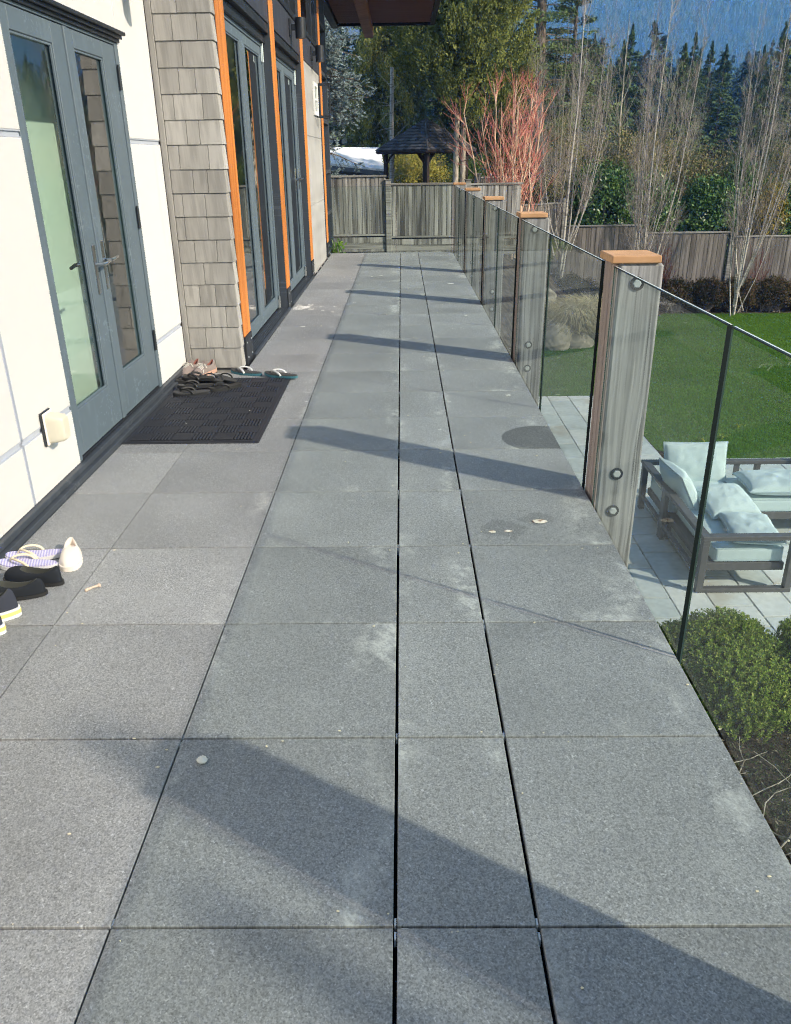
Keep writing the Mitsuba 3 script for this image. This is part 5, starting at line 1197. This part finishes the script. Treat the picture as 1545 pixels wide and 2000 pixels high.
for i, (x, y) in enumerate(((4.9, 21.9), (5.6, 22.5), (4.3, 21.2))):
    shrub('bank_plant', 'small dull leafed plant on the mulched bank before the fence', 'plant', x, y, T_(x, y) - .05, .38, .3, .5, [(.06, .055, .03), (.10, .085, .05), (.05, .06, .025)], 160 + i, n=2500, L=.05, W=.022, spread=.05, nc=80, group='small plants on the mulched bank')

# bare trees
def bare(name, label, cat, x, y, seed, h, stems, mats, fan=.30, lean=(0, 0), zb=None, r0=.045, n2=9, n3=7, up2=.16, l2=1.5, l3=.5, base_r=.10, a2=.42, a3=.5, n_lead=1, sub=2.2):
    r = np.random.default_rng(seed); k = thing(name, label, cat); zb = T_(x, y) if zb is None else zb
    K = 9; P = []; R = []
    for s in range(stems):
        az = r.uniform(0, 2 * PI); sl = fan * r.uniform(.45, 1.15) * (0.12 if s < n_lead else 1); hh = h * (1.0 if s < n_lead else r.uniform(.55, .97)); t = np.linspace(0, 1, K)
        b0 = np.array([x, y, zb - .1]) + np.r_[r.normal(size=2) * base_r * (s >= n_lead), 0]
        z1 = 0 if s < n_lead else r.uniform(0, .42) ** 1.3
        off = sl * h * .42 * (1 - np.exp(-3.0 * t)) + .012 * h * t
        P.append(np.c_[b0[0] + np.cos(az) * off + lean[0] * t, b0[1] + np.sin(az) * off * .8 + lean[1] * t, b0[2] + z1 * h * .5 + (hh - z1 * h * .5) * t] + .018 * r.normal(size=(K, 3)).cumsum(0) * [1, 1, 0])
        R.append(np.linspace(1, .14, K) ** 1.25 * (r0 * (1.25 if s < n_lead else r.uniform(.35, .9))))
    P, R = np.array(P), np.array(R)
    put(k + '__trunk', tubes(P[:n_lead], R[:n_lead], 7), mats[0], True)
    put(k + '__stem', tubes(P[n_lead:], R[n_lead:], 5), mats[1], True)
    B2, R2 = grow(r, P, R, n2, .18, .97, l2, a2, up2, .0075, K=6, wob=.07)
    put(k + '__branch', tubes(B2, R2, 4), mats[2])
    B3, R3 = grow(r, B2, R2, n3, .2, 1.0, l3, a3, .10, .0034, K=4, wob=.10, thin=.4)
    put(k + '__twig', tubes(B3, R3, 3, cap=False), mats[2])
    return k
BM = ('m_birch', 'm_birch', 'm_twig')
bare('birch', 'slender bare birch with pale stems behind the second railing post', 'birch tree', 4.02, 21.3, 201, 8.2, 11, BM, fan=.26, n2=20, n3=11, r0=.032, l2=1.0, a2=.42, a3=.55)
bare('birch', 'bare white stemmed birch in front of the fence above the nearest post', 'birch tree', 6.3, 21.6, 202, 8.6, 13, BM, fan=.24, lean=(.15, 0), n2=20, n3=11, r0=.032, l2=1.0, a2=.42, a3=.55)
bare('birch', 'bare white stemmed birch at the right behind the low hedge', 'birch tree', 9.0, 22.0, 203, 8.8, 12, BM, fan=.26, lean=(.2, 0), n2=20, n3=11, r0=.032, l2=1.0, a2=.42, a3=.55)
bare('bare_tree', 'grey bare tree with curving spreading branches between the first two birches', 'tree', 7.0, 27.5, 204, 7.4, 9, ('m_bark_pale', 'm_twig_grey', 'm_twig_grey'), fan=.62, r0=.055, n2=9, n3=7, up2=.22, l2=1.9, a2=.7)
for i, (x, y, h) in enumerate(((4.75, 26.0, 7.0), (6.4, 28.5, 6.0), (8.8, 28.5, 6.4), (11.6, 28.0, 6.4), (5.6, 30, 7.2))):
    bare('twiggy_tree', 'hazy olive grey bare tree of fine upright twigs behind the fence', 'tree', x, y, 210 + i, h, 14, ('m_twig_grey', 'm_twig_grey', 'm_twig_grey'), fan=.34, r0=.022, n2=11, n3=7, l2=1.4)
    labels[[q for q in labels if q.startswith('twiggy_tree')][-1]]['group'] = 'hazy bare trees behind the fence'
def coral():
    r = np.random.default_rng(220); k = thing('coral_bark_shrub', 'bare shrub with glowing orange stems and red twigs beside the gazebo', 'shrub')
    x, y = 2.6, 20.6; zb = T_(x, y) - .1; n = 19; K = 8; P = []; R = []
    for s in range(n):
        az = r.uniform(0, 2 * PI); rch = r.uniform(.25, 1.25); hh = r.uniform(2.7, 4.3) - .55 * rch; t = np.linspace(0, 1, K)
        P.append(np.c_[x + .25 * r.normal() + np.cos(az) * rch * t ** .8, y + .16 * r.normal() + .6 * np.sin(az) * rch * t ** .8, zb + hh * t] + .035 * r.normal(size=(K, 3)).cumsum(0) * [1, 1, .3])
        R.append(np.linspace(.036, .012, K) * r.uniform(.6, 1.15))
    P, R = np.array(P), np.array(R)
    put(k + '__stem', tubes(P, R, 6), 'm_coral_stem', True)
    B2, R2 = grow(r, P, R, 8, .3, 1, 1.2, .55, .14, .014, K=5, wob=.10)
    put(k + '__branch', tubes(B2, R2, 5), 'm_coral')
    B3, R3 = grow(r, B2, R2, 5, .3, 1, .6, .55, .14, .0070, K=4, wob=.08, thin=.5)
    put(k + '__twig', tubes(B3, R3, 4), 'm_coral_red')
coral()
r = np.random.default_rng(230)
for i, (x, y) in enumerate(((6.95, 22.7), (7.25, 22.9), (9.9, 23.1))):
    k = thing('red_twig_shrub', ('thin dark red twigged shrub against the fence right of the nearest post', 'dark red twigs beside the left end of the low hedge', 'dark red twigs against the fence below the third birch')[i], 'shrub')
    n = 22; az = r.uniform(0, 2 * PI, n); t = np.linspace(0, 1, 6)[None]
    P = np.stack([x + np.cos(az)[:, None] * .45 * t * r.random((n, 1)), y + .3 * np.sin(az)[:, None] * t, -2.5 + t * r.uniform(1.0, 1.9, (n, 1))], -1)
    put(k + '__stem', tubes(P, np.full((n, 1), .008) * np.linspace(1, .4, 6)[None], 4), 'm_red_twig')
    B2, R2 = grow(r, P, np.full((n, 6), .007), 5, .3, 1, .5, .5, .05, .005, K=4)
    put(k + '__twig', tubes(B2, R2, 3), 'm_red_twig')
# ornamental grasses and boulders at the lawn edge
def tussock(label, x, y, zb, h, rad, seed, n=2600):
    r = np.random.default_rng(seed); k = thing('ornamental_grass', label, 'grass clump')
    az = r.uniform(0, 2 * PI, n); rc = rad * np.sqrt(r.random(n)); t = np.linspace(0, 1, 6)[None]
    hh = (h * r.uniform(.55, 1.1, n))[:, None]; ot = (rad * r.uniform(.5, 1.35, n))[:, None]
    bx_, by_ = x + .22 * rc * np.cos(az + r.normal(size=n)), y + .22 * rc * np.sin(az + r.normal(size=n))
    P = np.stack([bx_[:, None] + np.cos(az)[:, None] * ot * t ** 1.4, by_[:, None] + np.sin(az)[:, None] * ot * t ** 1.4, zb + hh * (1.55 * t - .95 * t ** 2.2)], -1)
    S = np.stack([-np.sin(az), np.cos(az), np.zeros(n)], -1)[:, None] * (np.array([.010, .010, .009, .007, .005, .002])[None, :, None])
    v = np.stack([P - S, P + S], 2).reshape(-1, 3)
    i = (np.arange(n)[:, None] * 12 + np.arange(5)[None] * 2).ravel()
    put(k + '__blade', (v, np.c_[i, i + 1, i + 3, i + 2]), 'm_leaf', False, color=tint(n, [(.60, .53, .34), (.50, .44, .27), (.68, .61, .42), (.36, .35, .18)], r, 12))
tussock('straw coloured arching grass clump behind the second glass pane', 4.0, 18.85, T_(4.0, 18.85) - .05, 1.35, .95, 301)
tussock('straw coloured grass clump just left of the nearest post', 4.62, 19.3, T_(4.62, 19.3) - .05, 1.4, .95, 302)
def boulder(label, x, y, zb, s, seed, sc=(1, 1, 1)):
    m = trimesh.creation.icosphere(4); v = m.vertices * (1 + .55 * (meshkit.fbm(m.vertices * 1.3 + seed, 4, seed)[:, None] - .5)) * s * np.array(sc)
    single('boulder', (v + [x, y, zb], m.faces), 'm_rock', label, 'boulder', smooth=35, color=np.array([.22, .20, .165]) + (np.array([.42, .39, .33]) - np.array([.22, .20, .165])) * meshkit.fbm(v * 5 + seed, 4, 2)[:, None])
boulder('pale boulder at the lawn edge in front of the straw grass', 3.45, 18.15, -2.35, .36, 3, (1, .8, 1.1))
boulder('brownish flat boulder right of the pale boulder at the lawn edge', 3.95, 18.35, -2.42, .34, 6, (1.2, .8, .7))
boulder('boulder on the mulched bank behind the straw grass', 3.35, 19.7, T_(3.35, 19.7) + .1, .34, 8, (1.2, .8, .9))
# slim conifers just outside the frame; their tips shade the nearest pavers
def slim(label, x, y, ztip, rad, seed, n, gap):
    r = np.random.default_rng(seed); k = thing('slim_conifer', label, 'conifer tree'); h = ztip + 2.5
    put(k + '__trunk', tubes(trunk_pts(x, y, -2.5, h - .1, r=r, wob=.004)[None], np.linspace(.07, .012, 8)[None], 7), 'm_bark', True)
    t = r.random(n) ** gap; az = r.uniform(0, 2 * PI, n)
    w = rad * np.clip(t * 3.2, .05, 1) * (.55 + .6 * r.random(n)) * (.6 + .7 * meshkit.noise(np.stack([az * 1.1, t * 14, t * 0], -1), seed))
    P = np.stack([x + np.cos(az) * w, y + np.sin(az) * w, ztip - t * h], -1)
    put(k + '__foliage', leaves(P, np.stack([np.cos(az) * .6, np.sin(az) * .6, np.ones(n)], -1) + .3 * r.normal(size=(n, 3)), r.uniform(.10, .2, n), r.uniform(.03, .06, n), r), 'm_needle', False, color=tint(n, DK, r))
slim('slim dark conifer standing out of the frame to the right of the deck', 6.02, -2.60, 4.86, .20, 401, 13000, .85)
slim('second slim dark conifer standing out of the frame beside the first', 6.36, -3.10, 4.80, .19, 402, 10000, .85)

# ------------------------------------------------------------------ air
if HAZE:
    scene['air'] = {'type': 'homogeneous', 'albedo': {'type': 'rgb', 'value': [.95, .95, .96]}, 'sigma_t': {'type': 'rgb', 'value': [.00011, .00031, .00092]}}
    scene['camera']['medium'] = {'type': 'ref', 'id': 'air'}
    scene['haze'] = {'type': 'cube', 'to_world': mi.ScalarTransform4f().translate([500, 800, 203]).scale([1500, 900, 212]), 'bsdf': {'type': 'null'}, 'interior': {'type': 'ref', 'id': 'air'}}
    labels['haze'] = {'kind': 'stuff', 'label': 'blue air between the garden and the mountain', 'category': 'haze'}

for key in list(scene):
    if key.split('__')[-1].rstrip('_0123456789') in ('foliage', 'inner_foliage', 'twig', 'branch', 'blade') and '__' in key:
        labels.setdefault(key, {})['kind'] = 'stuff'
